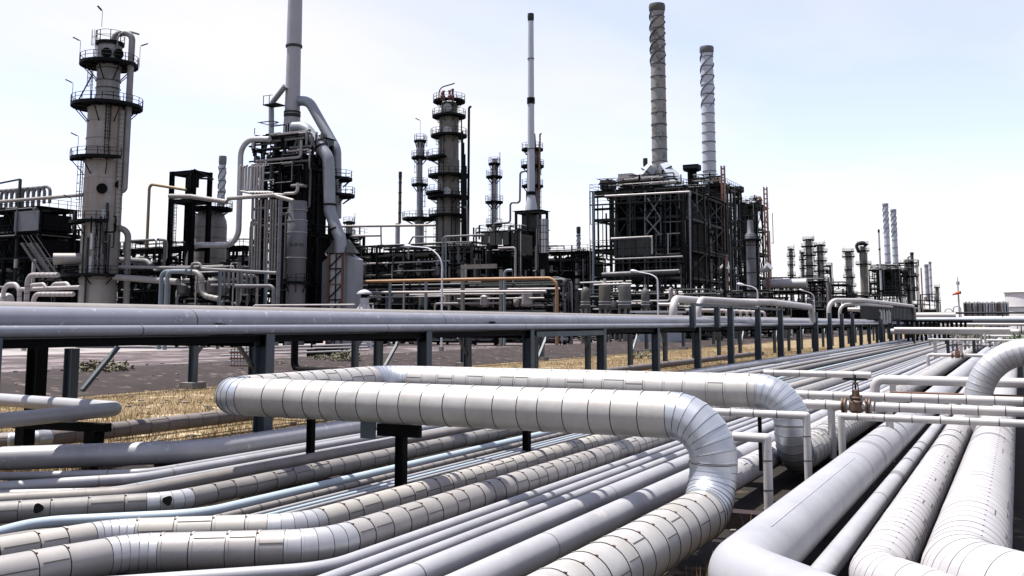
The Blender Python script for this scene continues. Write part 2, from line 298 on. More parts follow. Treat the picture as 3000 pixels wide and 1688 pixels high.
def jacketed(name, label, pts, r, m, R=.7, L0=.4, seg=24, gores=7, far_from=None, clip=False, elbow='newalu', cat='pipe', group=None, gap=.012, core_m='dark'):
    """insulated pipe: every cladding sheet a section, every elbow mitred from gores, a dark sleeve inside the joints"""
    root=thing(name, label, cat, Vector(pts[0])-Vector((0,0,r)), group); base=BASE[root.name]
    segs=fillet(pts,R,gores); core=[]
    for s in segs:
        P=list(s[1:]) if s[0]=='line' else s[1]
        for p in P:
            if not core or (core[-1]-p).length>1e-4: core.append(p)
    part('inner_sleeve', MB().tube(core, r*(.975 if gap<.01 else .955), seg, False), core_m, root)
    for s in segs:
        if s[0]=='line':
            p,q=s[1],s[2]; d=q-p; Lt=d.length; d/=Lt
            stop=Lt
            if far_from and q.y>far_from and p.y<far_from: stop=Lt*(far_from-p.y)/(q.y-p.y)
            if far_from and p.y>=far_from: stop=0
            rot=d.to_track_quat('Z','Y').to_matrix().to_4x4(); t=0.0
            while t<stop-1e-3:
                Ln=round(L0*RN.choice((.84,1,1,1,1.14)),4)
                if stop-t<1.5*L0: Ln=round(stop-t,4)
                o=bpy.data.objects.new('jacket_section', section_mesh(r,Ln,seg,RN.choice((0,1,1,2,3,3)),m,clip,gap)); link(o,root)
                tw=Matrix.Rotation(RN.uniform(-.005,.005),4,'X')@Matrix.Rotation(RN.uniform(-.005,.005),4,'Y')
                o.matrix_local=Matrix.Translation(p+d*t-base)@rot@tw; t+=Ln
            if stop<Lt-.1:
                mb=MB(); mb.tube([p+d*stop,q], r, seg, True)
                t=stop
                while t<min(Lt,stop+60): mb.tube([p+d*t,p+d*(t+.05)], r*1.012, seg, False, 1); t+=L0*1.5
                part('pipe_run', mb, [m,'seam'], root)
        else:
            a=s[1]; K=len(a)-1; tg=[]
            for k in range(K+1): tg.append((a[min(k+1,K)]-a[max(k-1,0)]).normalized())
            c=(a[1]-a[0]).normalized().angle((a[2]-a[1]).normalized())/2 if K>1 else 0
            ax=(a[1]-a[0]).cross(a[-1]-a[-2]).normalized()
            tg[0]=Matrix.Rotation(-c,3,ax)@(a[1]-a[0]).normalized(); tg[K]=Matrix.Rotation(c,3,ax)@(a[K]-a[K-1]).normalized()
            for k in range(K):
                rr=r*(1.004 if k%2 else 1.0); d=(a[k+1]-a[k]); e=d.normalized()*(.003 if gap>.01 else .0015)
                part('elbow_gore', MB().tube([a[k]+e,a[k]+d*.12,a[k]+d*.14,a[k+1]-e], [rr*(1.02 if gap>.01 else 1.005)]*2+[rr,rr], seg, False, 0, (tg[k],tg[k+1])), elbow, root)
    return root
# ---------------------------------------------------------------- the ground
def strip(name, x0, x1, z, m, y0=-60, y1=2600, nx=2, ny=2):
    return structure(name, MB().add([(x0,y0,z),(x1,y0,z),(x1,y1,z),(x0,y1,z)],[(0,1,2,3)]), m)
strip('ground', -3000, 3000, 0, 'dirt', -300, 5000)
strip('road', -88, -55.5, .012, 'road'); strip('gravel_verge', -116, -88, .008, 'gravel')
strip('plant_yard', -1500, -116, .004, 'yard', -200, 3000); strip('grass_verge', -36.5, -18.5, .006, 'strawbed')
strip('pipe_track_soil', -18.5, 6, .010, 'tracksoil', -20, 400)
mb=MB(); ys=[-60+6*i for i in range(120)]                          # the low bank between the grass and the road
prof=[(-36.3,0),(-38.5,.28),(-41,.5),(-46,.55),(-51,.42),(-55.4,.05)]
vs=[(x+RN.uniform(-.25,.25), y, max(.02,z+RN.uniform(-.09,.09)) if z>0 else .0) for y in ys for x,z in prof]
mb.add(vs,[(i*6+k,i*6+k+1,i*6+k+7,i*6+k+6) for i in range(len(ys)-1) for k in range(5)]); mb.f=[tuple(reversed(f)) for f in mb.f]
structure('bank', mb, 'soil', True)

rng=np.random.default_rng(5)
def blades(name, xy, hmin, hmax, w, m, kind='stuff', label=None, cat=None, lean=.5):
    n=len(xy); h=rng.uniform(hmin,hmax,n); a=rng.uniform(0,2*np.pi,n); l=rng.uniform(0,lean,n)*h; b=rng.uniform(0,2*np.pi,n)
    V=np.zeros((n,3,3)); V[:,0,0]=xy[:,0]-w*np.cos(a); V[:,0,1]=xy[:,1]-w*np.sin(a); V[:,1,0]=xy[:,0]+w*np.cos(a); V[:,1,1]=xy[:,1]+w*np.sin(a)
    V[:,2,0]=xy[:,0]+l*np.cos(b); V[:,2,1]=xy[:,1]+l*np.sin(b); V[:,2,2]=h
    me=bpy.data.meshes.new(name); me.vertices.add(3*n); me.vertices.foreach_set('co',V.ravel()); me.loops.add(3*n); me.loops.foreach_set('vertex_index',np.arange(3*n))
    me.polygons.add(n); me.polygons.foreach_set('loop_start',np.arange(0,3*n,3)); me.update(); me.materials.append(M[m])
    o=bpy.data.objects.new(name,me); C.objects.link(o); return tag(o,label,cat,None,kind)
def patch(n, x0, x1, y0, y1, clump=.9, near=True):
    cx=rng.uniform(x0,x1,n//30); cy=y0+(y1-y0)*rng.uniform(0,1,n//30)**(2.0 if near else 1); k=rng.integers(0,len(cx),n)
    return np.stack([cx[k]+rng.normal(0,clump,n), cy[k]+rng.normal(0,clump,n)],1)
g=patch(90000,-36,-18,13,130); g=g[(g[:,0]<-17.9)&(g[:,0]>-37)]
blades('dry_grass', g, .06, .25, .010, 'straw', lean=.9)
g=patch(5000,-14,-7,13,32,.35); blades('dry_grass_between_pipes', g, .05, .26, .008, 'straw')
g=np.concatenate([rng.normal(0,1,(900,2))*[.15,.8]+[-3.28,y] for y in (11.8,13.2,14.6,16.0,17.5)]); blades('dry_grass_tufts', g, .08, .42, .008, 'straw')

def weed(name, label, cat, x, y, z, rad, h, n, m, leaf, group=None, stemm='dark'):
    t=thing(name, label, cat, (x,y,z), group); mb=MB(); st=MB()
    for k in range(9):
        a=RN.uniform(0,6.28); q=(x+rad*.7*math.cos(a)*RN.random(), y+rad*.7*math.sin(a)*RN.random(), z+h*RN.uniform(.5,.95)); st.tube([(x,y,z),q], [.02,.008], 4)
    for k in range(n):
        while True:
            p=Vector((RN.uniform(-1,1),RN.uniform(-1,1),RN.uniform(0,1)))
            if (p.x**2+p.y**2+(p.z-.45)**2*3)<1 and RN.random()<.85: break
        c=Vector((x+p.x*rad, y+p.y*rad, z+p.z*h+.02)); d=Vector((RN.gauss(0,1),RN.gauss(0,1),RN.gauss(0,.7))).normalized()*leaf*RN.uniform(.6,1.3); e=d.orthogonal().normalized()*leaf*.4
        mb.add([c-d,c+e,c+d,c-e],[(0,1,2,3)])
    part('stem', st, 'soil', t); part('leaf_clump', mb, m, t, False, 'stuff')
    return t
WG='weeds on the dark bank'
p=at_z(290,1095,.4); weed('weed','dusty green weed with rubble on the bank behind the two front rack legs','weed',p.x,p.y,.3,1.9,.8,420,'weed',.16,WG)
p=at_z(1015,1062,.4); weed('weed','yellow green weed behind the dark elbow pipe under the rack','weed',p.x,p.y,.35,1.2,.9,320,'weed',.14,WG)
p=at_z(815,1072,.4); weed('weed','low straggly weed in front of the dark elbow pipe','weed',p.x,p.y,.2,.8,.4,160,'weed',.1,WG)
p=at_z(945,1055,.5); weed('weed','small light weed below the dark trough under the rack','weed',p.x,p.y,.4,1.0,.5,200,'weed',.12,WG)
p=at_z(1880,1045,.2); weed('weed','green weed beside the rusty valves under the rack','weed',p.x,p.y,.0,1.2,.7,220,'weed',.13,WG)

# ---------------------------------------------------------------- the pipe bundle on its sleepers
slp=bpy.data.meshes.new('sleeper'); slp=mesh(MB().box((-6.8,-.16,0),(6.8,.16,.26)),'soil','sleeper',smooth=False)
for k in range(30):
    o=bpy.data.objects.new('pipe_sleeper',slp); o.location=(-9.6,8.6+7.3*k,.011); C.objects.link(o)
    tag(o,ORD[k]+' low dark sleeper beneath the pipe bundle, counted from the near end','sleeper','sleepers beneath the pipe bundle')
YF=250
def girth_welds(o,X,z,r,y0,step,n,m='seam',w=.018):
    for k in range(n):
        y=y0+step*k; part('girth_weld',MB().tube([(X,y,z),(X,y+w,z)],r*1.008,24,False),m,o)
def jog(X,zr,pxs,ext):
    """far straight run at X plus bends traced from the photograph, then a run out of sight"""
    P=[at_z(x,y,zr) for x,y in pxs]; d=(P[-1]-P[-2]).normalized()
    return [P[-1]+d*ext]+P[::-1][1:] if False else [P[-1]+d*ext]+list(reversed(P[:-1]))+[Vector((X,YF,zr))]
# pale pipe with the big gentle bend
def bent(name,label,X,r,m,bend,left,z=None,ext=9,**k):
    z=z or .27+r; b=at_z(*bend,z); b.x=X; e=at_z(*left,z); d=(e-b).normalized()
    pts=[e+d*ext,b,Vector((X,YF,z))]; return name,label,pts,r,m
def weld(o, pts_t, r, m='tan', w=.035):
    for p,d in pts_t:
        d=Vector(d).normalized(); part('joint_band', MB().tube([Vector(p)-d*w/2,Vector(p)+d*w/2], r*1.012, 16, False), m, o)
def run(name,label,X,r,m,bend,left,R=1.2,ext=9,z=None,welds=None,group='grey pipes of the ground bundle'):
    _,_,pts,_,_=bent(name,label,X,r,m,bend,left,z,ext); o=pipe(name,label,pts,r,m,R,16,group)
    d=(pts[1]-pts[0]).normalized()
    if welds: weld(o,[(pts[1]-d*welds,d),(pts[1]+Vector((0,welds*.9,0)),(0,1,0))],r)
    return o
GB='grey pipes of the ground bundle'
run('smooth_pipe','large smooth silver pipe, farthest of the ground bundle that bends at the left',-15.5,.235,'silver',(490,1313),(0,1344),1.6)
run('grey_pipe','thin silver pipe with rusty joint bands just before the large smooth pipe',-15.0,.075,'silver2',(350,1377),(0,1396),.8,welds=.75)
run('grey_pipe','silver pipe with two rusty joint bands, second before the large smooth pipe',-14.45,.1,'silver2',(372,1397),(0,1428),.8,welds=.75)
run('grey_pipe','thin pale pipe squeezed behind the tan grey pipe',-13.95,.07,'silver2',(265,1434),(0,1448),.6,welds=.6)
run('tan_pipe','tan grey bare pipe behind the dull insulated pipe',-13.2,.125,'tan',(318,1440),(0,1468),.7,welds=.7)
b=at_z(490,1470,.5); b.x=-11.6; e=at_z(0,1502,.5)
jacketed('insulated_pipe','dull grey insulated pipe with two dark holes in its cladding',[e+(e-b).normalized()*7,Vector((-11.6,b.y,.5)),Vector((-11.6,YF,.5))],.155,'dull',.9,.5,20,4,46,True,'whitealu')
root=bpy.data.objects['insulated_pipe']
for px,py in ((115,1492),(508,1473)):                              # torn openings in the cladding
    c=at_z(px,py,.5); d=(b-e).normalized() if px<300 else (b-e).normalized(); nrm=Vector((d.y,-d.x,0)).normalized(); nrm=(nrm+Vector((0,0,.35))).normalized(); u=d; w=nrm.cross(u).normalized()
    c0=Vector((c.x,c.y,.5)); s=((c0-b).dot(d)); c0=b+d*s; c0.z=.5
    if px>300: c0=Vector((-11.6,b.y,.5))+Vector((-.03,-.05,0))
    cc=c0+nrm*.152; K=14; vs=[]
    for rr,hh in ((.085,.012),(.07,.016),(.06,-.06)):
        for k in range(K):
            a=6.283*k/K; q=rr*(1+.14*math.sin(3*a+px)); p_=cc+u*(q*math.cos(a))+w*(q*math.sin(a)); off=(p_-c0); off-=d*off.dot(d); p_=c0+d*((p_-c0).dot(d))+off.normalized()*(.158+hh-.006); vs.append(p_)
    fs=[(i*K+k,i*K+(k+1)%K,(i+1)*K+(k+1)%K,(i+1)*K+k) for i in range(1) for k in range(K)]
    m_=MB().add(vs,fs,0); m_.add(vs[K:2*K],[tuple(range(K))],1); part('torn_hole',m_,['dull','black'],root)
e=[at_z(0,1560,.41),at_z(112,1530,.41),at_z(560,1504,.41)]
pipe('light_blue_pipe','light blue painted pipe snaking in front of the dull insulated pipe',[e[0]+(e[0]-e[1])*6,e[1],Vector((-10.85,e[2].y,.41)),Vector((-10.85,YF,.41))],.08,'skyblue',[.7,1.0],16)
e=[at_z(0,1580,.4),at_z(100,1563,.4)]
def banded(name,label,pts,r,m,R,step,n,start,cat='pipe'):
    o=pipe(name,label,pts,r,m,R,14,None,cat); d=(Vector(pts[-1])-Vector(pts[-2])).normalized(); mb=MB()
    for k in range(n):
        q=Vector(pts[-2])+d*(start+k*step); mb.tube([q,q+d*.03],r*1.06,14,False)
    part('joint_band',mb,'seam',o,kind='stuff'); return o
banded('tan_insulated_pipe','thin tan insulated pipe with dark joints beside the light blue pipe',[e[0]+(e[0]-e[1])*5,e[1],Vector((-10.45,10.9,.4)),Vector((-10.45,YF,.4))],.055,'tan',.6,.42,70,.4)
for k,(X,lab) in enumerate(((-10.2,'thin white tube beside the thin tan insulated pipe'),(-10.02,'thin white tube in the middle of the three beside the cream pipe'),(-9.84,'thin white tube closest to the cream insulated pipe'))):
    pipe('white_tube',lab,[(X-1.2,8.6,.38),(X,10.6+.1*k,.38),(X,YF,.38)],.032,'skyblue' if k==1 else 'silver2',.5,10,'thin white tubes of the bundle')
def zig(X,z,pj,pk,p0): 
    a=at_z(*pj,z); a.x=X; bb=at_z(*pk,z); c=at_z(*p0,z); return [c+(c-bb).normalized()*6,bb,a,Vector((X,YF,z))]
jacketed('cream_insulated_pipe','cream insulated pipe with an offset bend, behind the warm grey one',zig(-8.75,.47,(845,1543),(330,1565),(0,1622)),.19,'cream',.8,.42,24,5,40,True,'whitealu')
jacketed('grey_insulated_pipe','warm grey insulated pipe with an offset bend and bright elbows',zig(-7.68,.49,(905,1598),(385,1618),(0,1690)),.215,'warmgrey',.85,.42,24,5,40,True,'whitealu')
q=at_z(930,1664,.4); e=at_z(420,1702,.4)
TG='three thin grey pipes side by side'
pipe('grey_pipe','thin grey pipe bending at the bottom edge, next to the warm grey insulated pipe',[e+(e-q),Vector((-7.22,q.y,.4)),Vector((-7.22,YF,.4))],.082,'silver2',.9,14,TG)
pipe('grey_pipe','middle of three thin grey pipes running side by side',[(-6.9,3,.4),(-6.9,YF,.4)],.082,'silver2',None,14,TG)
pipe('grey_pipe','thin grey pipe of three, next to the medium grey pipe',[(-6.58,3,.4),(-6.58,YF,.4)],.082,'silver2',None,14,TG)
o=pipe('medium_grey_pipe','medium grey pipe between the three thin ones and the thick grey pipe',[(-6.05,3,.43),(-6.05,YF,.43)],.15,'silver2',None,20,GB)
girth_welds(o,-6.05,.43,.15,9.6,5.8,7)
o=pipe('thick_grey_pipe','thick grey bare pipe next to the insulated pipe of the great loop',[(-5.3,3,.46),(-5.3,YF,.46)],.185,'silver2',None,24,GB)
girth_welds(o,-5.3,.46,.185,11.4,6.1,6)
b=at_z(40,1283,.5)
jacketed('brown_insulated_pipe','brown grey insulated pipe on the dry grass with a bright elbow at its end',[(-23.4,b.y-1.8,.34),(-20.55,b.y-.1,.5),(-20.55,90,.5)],.2,'taupe',.8,.62,20,3,40,False)
# the great insulated expansion loop: comes along the ground, rises, runs out, returns and carries on
XL,Y1,Y2,ZL,ZT=-4.0,14.35,20.1,.57,1.85
jacketed('expansion_loop','great insulated expansion loop standing over the ground pipes on black posts',
  [(XL-.05,1.5,ZL),(XL-.03,Y1,ZL),(XL,Y1,ZT),(-13.35,Y1-.05,ZT),(-13.5,Y2,ZT),(XL-.05,Y2,ZT),(XL-.05,Y2,ZL),(XL-.05,YF,ZL)],.338,'jacket',[.76,.76,.7,.7,.76,.76],.42,32,8,44,True,'newalu','pipe loop')
jacketed('insulated_pipe','white grey insulated ground pipe passing behind both risers of the great loop',[(-4.62,16.2,.52),(-4.62,YF,.52)],.225,'white',.7,.34,24,6,34,True,gap=.007,core_m='tan')
def post(name,label,x,y,z1,w=.13,beam=None):
    t=thing(name,label,'support',(x,y,0),'black posts beneath the great loop')
    part('post',MB().hcol(x,y,0,z1,w,w*.9,.02),'black',t,False)
    if beam:
        part('beam',MB().bar((x-beam,y,z1+.06),(x+beam*.8,y,z1+.06),.11,.2),'black',t,False)
        part('end_plate',MB().box((x-beam-.3,y-.11,z1-.09),(x-beam-.0,y-.08,z1+.19)),'slate',t,False)
    else: part('saddle',MB().box((x-.12,y-.1,z1),(x+.12,y+.1,z1+.03)),'black',t,False)
post('loop_support','black T shaped post with slate end plate under the near leg of the great loop',-9.33,Y1,1.34,.16,.46)
post('loop_support','plain black post under the end of the great loop by the brown pipe',-13.45,17.2,1.47,.14)
post('loop_support','plain black post under the far leg of the great loop',-9.8,Y2,1.47,.15)
# two pale small pipes nested inside the loop
for lab,Xr,Y,zz,Xe in (('white small pipe stepping down beside the near riser of the great loop',-3.38,14.95,1.52,-12.6),('white small pipe stepping down beside the far riser of the great loop',-3.45,18.4,1.56,-12.6)):
    o=pipe('small_white_pipe',lab,[(Xr,Y,.02),(Xr,Y,zz),(Xe,Y,zz)],.068,'whitepipe',.002,16,'small pipes nested in the great loop'); mb=MB()
    for k in range(18): mb.tube([(Xr-.5-k*.42,Y,zz),(Xr-.52-k*.42,Y,zz)],.072,12,False)
    for k in range(3): mb.tube([(Xr,Y,.35+k*.42),(Xr,Y,.37+k*.42)],.072,12,False)
    part('joint_band',mb,'seam',o,kind='stuff')
    if Y>15: part('support_peg',MB().box((Xr-.83-.03,Y-.03,.55),(Xr-.83+.03,Y+.03,zz-.06)),'black',o,False)
# four big pipes on the right, all turning off at the bottom
def turned(name,label,X,z,r,m,Yc,drop,**k):
    a=Vector((X,Yc,z)); d=Vector((1.05,-1.0,0)).normalized(); corner=Vector((X,a.y,z)); pts=[corner+d*6-Vector((0,0,0)),corner,Vector((X,YF,z))]
    return pts
P=turned('','',-2.64,.68,.345,'silver2',10.2,0)
o=pipe('big_silver_pipe','big smooth silver pipe with a lengthwise ridge, elbow turning at the bottom',P,.345,'silver2',.75,40,None,n=10)
part('ridge',MB().bar((-2.64+.345*math.cos(math.radians(69)),P[1].y+1.0,.68+.345*math.sin(math.radians(69))),(-2.64+.345*math.cos(math.radians(69)),P[1].y+7.2,.68+.345*math.sin(math.radians(69))),.012,.008),'silver2',o)
for y in (17.9,19.5,19.62,19.74): part('weld_ring',MB().tube([(-2.64,y,.68),(-2.64,y+.022,.68)],.348,40,False),'seam',o)
o=pipe('small_silver_pipe','slim silver pipe between the big smooth pipe and the clad white pipe',[(-2.06,6,.48),(-2.06,YF,.48)],.135,'silver2',None,24)
for y in (16.5,18.7,18.8,18.9,19.0): part('weld_ring',MB().tube([(-2.06,y,.48),(-2.06,y+.03,.48)],.138,24,False),'seam',o)
P=turned('','',-1.43,.62,.275,'white',10.95,0)
jacketed('clad_white_pipe','white clad pipe with close dark joints turning off at the bottom',P,.285,'white',.62,.29,32,7,27,True,'white',gap=.005,core_m='tan')
P=turned('','',-.6,.76,.4,'white',10.7,0)
jacketed('thick_clad_pipe','thickest white clad pipe, beside the bare black ground at the bottom corner',P,.405,'white',.75,.31,36,7,27,True,'white',gap=.005,core_m='tan')
# right hand loop that climbs and turns away
def climbing(): return [(-.98,27,.5),(-.98,27,2.52),(14,27.3,2.52)]
jacketed('climbing_pipe','white clad pipe climbing and curving over with a wide silver bend',climbing(),.315,'white',1.25,.85,32,14,None,False,'whitealu')
# small white pipes crossing over the bundle
CG='small white pipes crossing over the bundle'
def cross(name,label,px,z,r,ups=(),m='whitepipe',bands=True,x1=9.0,left=None,step=.5):
    a=at_z(*px[0],z); bq=at_z(*px[1],z); Y=(a.y+bq.y)/2; x0=a.x
    pts=[(x0,Y,z),(x1,Y,z)]
    if left=='down': pts=[(x0,Y,.05)]+pts
    o=pipe(name,label,pts,r,m,.002 if left!='soft' else .2,16,CG)
    mb=MB(); k=0
    while bands and x0+.3+k*step<x1: mb.tube([(x0+.3+k*step,Y,z),(x0+.32+k*step,Y,z)],r*1.045,14,False); k+=1
    if bands: part('joint_band',mb,'seam',o,kind='stuff')
    for i,u in enumerate(ups):
        c=at_y(u,1200,Y); part('stub_leg',MB().tube([(c.x,Y,.3),(c.x,Y,z)],r*.8,12),m,o)
    return o,Y
z=1.42
o,Yc=cross('crossing_pipe','white crossing pipe carrying the rusty gate valve',((2300,1186),(3000,1204)),z,.098,(2435,2605))
vx=at_y(2508,1180,Yc).x
t=thing('gate_valve','rusty brass gate valve with a black handwheel on the white crossing pipe','valve',(vx,Yc,z-.2))
def gate_valve(t,x,y,z,s,m='valve'):
    part('body',MB().lathe(x,y,[(.10*s,z-.16*s),(.17*s,z-.1*s),(.17*s,z+.1*s),(.1*s,z+.16*s),(.13*s,z+.17*s),(.13*s,z+.2*s),(.07*s,z+.22*s),(.06*s,z+.36*s),(.03*s,z+.38*s)],16),m,t)
    for dx in (-.3,-.24,.24,.3): part('flange',MB().tube([(x+dx*s-.02*s,y,z),(x+dx*s+.02*s,y,z)],.19*s,16),m,t)
    part('bonnet_bolts',MB().box((x-.12*s,y-.12*s,z+.17*s),(x-.09*s,y-.09*s,z+.25*s)).box((x+.09*s,y-.12*s,z+.17*s),(x+.12*s,y-.09*s,z+.25*s)).box((x-.12*s,y+.09*s,z+.17*s),(x-.09*s,y+.12*s,z+.25*s)).box((x+.09*s,y+.09*s,z+.17*s),(x+.12*s,y+.12*s,z+.25*s)),m,t)
    part('yoke',MB().bar((x-.08*s,y,z+.22*s),(x-.05*s,y,z+.52*s),.025*s).bar((x+.08*s,y,z+.22*s),(x+.05*s,y,z+.52*s),.025*s).bar((x-.06*s,y,z+.52*s),(x+.06*s,y,z+.52*s),.05*s),m,t)
    part('stem',MB().tube([(x,y,z+.3*s),(x,y,z+.72*s)],.022*s,8),'steel',t)
    w=MB(); K=20; ring=[(x+.27*s*math.cos(6.283*k/K),y+.27*s*math.sin(6.283*k/K),z+.62*s) for k in range(K+1)]; w.tube(ring,.022*s,6,False)
    for k in range(4): a=k*math.pi/2+.4; w.bar((x,y,z+.62*s),(x+.26*s*math.cos(a),y+.26*s*math.sin(a),z+.62*s),.03*s,.02*s)
    part('handwheel',w,'black',t)
gate_valve(t,vx,Yc,z,.92)
cross('crossing_pipe','white crossing pipe with rust specks just behind the gate valve',((2250,1156),(3000,1174)),1.55,.095,(),step=.55)
cross('crossing_pipe','lowest white crossing pipe, thin, with a mitred leg at its end',((2462,1221),(3000,1240)),1.36,.07,(),left='down')
o,Ya=cross('crossing_pipe','white crossing pipe farthest back, sooty beneath, behind the swan neck',((2250,1090),(2548,1102)),1.62,.1,(),x1=at_z(2550,1100,1.62).x,step=.8)
zz=1.55; a=at_z(2562,1112,zz); 
o=pipe('swan_neck_pipe','stained white pipe with a short vertical elbow crossing above the rusty conduit',[(a.x,a.y,.5),(a.x,a.y,zz),(9,a.y,zz)],.135,'whitepipe',.24,16,CG,n=6)
c=at_y(2615,1120,a.y); part('stub_leg',MB().bar((c.x,a.y,.9),(c.x,a.y,zz),.16,.16),'whitepipe',o,False)
a=at_z(2610,1150,1.45); pipe('rusty_conduit','thin rusty brown conduit between two white crossing pipes',[(a.x,a.y,1.45),(8,a.y-.1,1.45)],.032,'rust',None,8,CG)
a=at_z(2805,1041,1.3); t=thing('gate_valve','small dark rusty valve with red brown bonnet far along the bundle','valve',(a.x,a.y,1.0)); gate_valve(t,a.x,a.y,1.3,1.0,'rust')
pipe('valve_branch_pipe','thin white branch pipe holding the small far valve',[(a.x-1.6,a.y,.5),(a.x-1.6,a.y,1.3),(a.x+1.9,a.y,1.3),(a.x+1.9,a.y,.5)],.1,'whitepipe',.15,12)
# white pipe bent back on itself on the grass
t=pipe('hairpin_pipe','smooth white pipe turning back on itself above the dry grass',[(-27.5,17.9,1.2),(-18.85,17.0,1.2),(-18.55,8.5,1.2)],.165,'silver2',.42,20,n=8)
mb=MB().bar((-20.6,15.6,.9),(-18.0,15.9,.9),.25,.18); mb.box((-20.5,15.5,0),(-20.2,15.8,.82)); mb.box((-18.5,15.7,0),(-18.2,16.0,.82)); solo('pipe_bracket',mb,'black','low black steel bracket carrying the white hairpin pipe','support',smooth=False)

# rubble and stones lying about
mb=MB(); R=random.Random(3)
for k in range(700):
    if k<420: x,y=R.uniform(-37,-18.5),13+90*R.random()**2
    elif k<560: x,y=R.uniform(-54,-37),R.uniform(20,110)
    else: x,y=R.uniform(-5,-2.9),R.uniform(9,18)
    z=.5 if x<-38 else .0; q=R.uniform(.02,.06) if k>=560 else R.uniform(.03,.1); v=[(x+sx*q*R.uniform(.6,1.2),y+sy*q*R.uniform(.6,1.2),z+(q*R.uniform(.5,.9) if sz>0 else -.02)) for sz in (-1,1) for sx,sy in ((-1,-1),(1,-1),(1,1),(-1,1))]
    mb.add(v,[(3,2,1,0),(4,5,6,7),(0,1,5,4),(1,2,6,5),(2,3,7,6),(3,0,4,7)])
tag(structure('rubble',mb,'tan'),kind='stuff')
# ---------------------------------------------------------------- long pipe rack
RY=[4.4+7.3*k for k in range(29)]
rack=thing('pipe_rack','long slate steel pipe rack on H posts with black girders beneath','pipe rack',(-16.3,RY[0],0))
BR=BASE[rack.name]
cn_=mesh(MB().hcol(0,0,0,2.93,.35,.3,.03).box((-.3,-.25,0),(.3,.25,.03)),'slate','column',smooth=False)
cf_=mesh(MB().hcol(0,0,0,2.5,.3,.26,.03).box((-.3,-.25,0),(.3,.25,.03)),'slate','column',smooth=False)
bm_=mesh(MB().box((-7.0,-.12,2.62),(.15,.12,2.65)).box((-7.0,-.12,2.88),(.15,.12,2.91)).box((-7.0,-.02,2.65),(.15,.02,2.88)),'black','cross_beam',smooth=False)  # cross beams share the black that stands for underside shade
gd_=mesh(MB().box((-.1,.18,2.73),(.1,7.12,2.755)).box((-.1,.18,2.875),(.1,7.12,2.9)).box((-.03,.18,2.755),(.03,7.12,2.875)),'black','girder',smooth=False)  # girders coloured black to stand for the shade under the rack pipes
br_=mesh(MB().bar((-6.7,0,1.35),(-6.7,1.15,2.5),.12,.1),'slate','knee_brace',smooth=False)
br2=mesh(MB().bar((-6.7,0,1.35),(-6.7,-1.15,2.5),.12,.1),'slate','knee_brace',smooth=False)
st_=mesh(MB().box((-.16,-.2,2.6),(-.13,-.16,3.02)).box((-.16,-.23,2.98),(.17,-.16,3.04)),'slate','pipe_clamp',smooth=False)
for k,y in enumerate(RY):
    dy=y-RY[0]
    inst('column',cn_,rack,(0,dy,0)); inst('column',cf_,rack,(-6.7,dy,0)); inst('cross_beam',bm_,rack,(0,dy,0)); inst('pipe_clamp',st_,rack,(0,dy,0))
    if k<len(RY)-1:
        inst('girder',gd_,rack,(-.02,dy,0)); 
        if k<16: inst('girder',gd_,rack,(-6.7,dy+.3,0))
    if k%2==0: inst('knee_brace',br_,rack,(0,dy+.4,0))
    else: inst('knee_brace',br2,rack,(0,dy+.3,0))
part('side_plate',MB().box((-16.13,RY[4]+.3,2.66),(-16.09,RY[5]-.3,2.86)),'slate',rack,False)
def tall(k0,n,zt):                                                 # taller posts that carry the loops over the rack
    for k in range(k0,k0+n): part('tall_post',MB().hcol(-15.95,RY[k]-1.2,0,zt,.34,.3,.03),'slate',rack,False)
YE=RY[-1]+3
def rp(name,label,X,z,r,m='rackpipe',y0=-6,y1=None,rings=9.0):
    o=pipe(name,label,[(X,y0,z),(X,y1 or YE,z)],r,m,None,28,'pipes lying on the long rack'); mb=MB(); y=6.0
    while y<130: mb.tube([(X,y,z),(X,y+.04,z)],r*1.006,28,False); y+=rings
    part('weld_ring',mb,'seam',o,kind='stuff'); return o
rp('rack_pipe','slim pale pipe clamped along the near edge of the rack',-16.2,3.035,.108)
o=rp('rack_pipe','thick grey blue pipe lying behind the slim edge pipe on the rack',-16.85,3.215,.285,rings=11)
rp('rack_pipe','thick dusty pipe whose pale top shows over the grey blue rack pipe',-17.75,3.29,.32,'tan',rings=13)
rp('rack_pipe','dark pipe hidden along the middle of the rack',-19.2,3.12,.2,'silver'); rp('rack_pipe','slim dark pipe hidden near the rear edge of the rack',-20.6,3.1,.18,'greypipe')
for px,py,lab in ((635,952,'black rusty stub sticking out of the thick rack pipe'),(1437,945,'second tiny black stub farther along the thick rack pipe')):
    p=at_x(px,py,-16.56); solo('pipe_stub',MB().tube([(-16.66,p.y,p.z),(-16.44,p.y,p.z)],.045,8).tube([(-16.66,p.y+.17,p.z),(-16.46,p.y+.17,p.z)],.03,8),'black',lab,'pipe stub')
for k,(X,z,r) in enumerate(((-17.2,2.8,.08),(-18.0,2.78,.1),(-19.2,2.78,.1),(-20.6,2.76,.12),(-21.9,2.78,.1))):
    pipe('slung_pipe',ORD[k]+' black pipe slung below the rack deck, counted from the near edge',[(X,-6,z),(X,150,z)],r,'black',None,12,'black pipes slung below the rack')  # black here paints in the shade beneath the rack deck
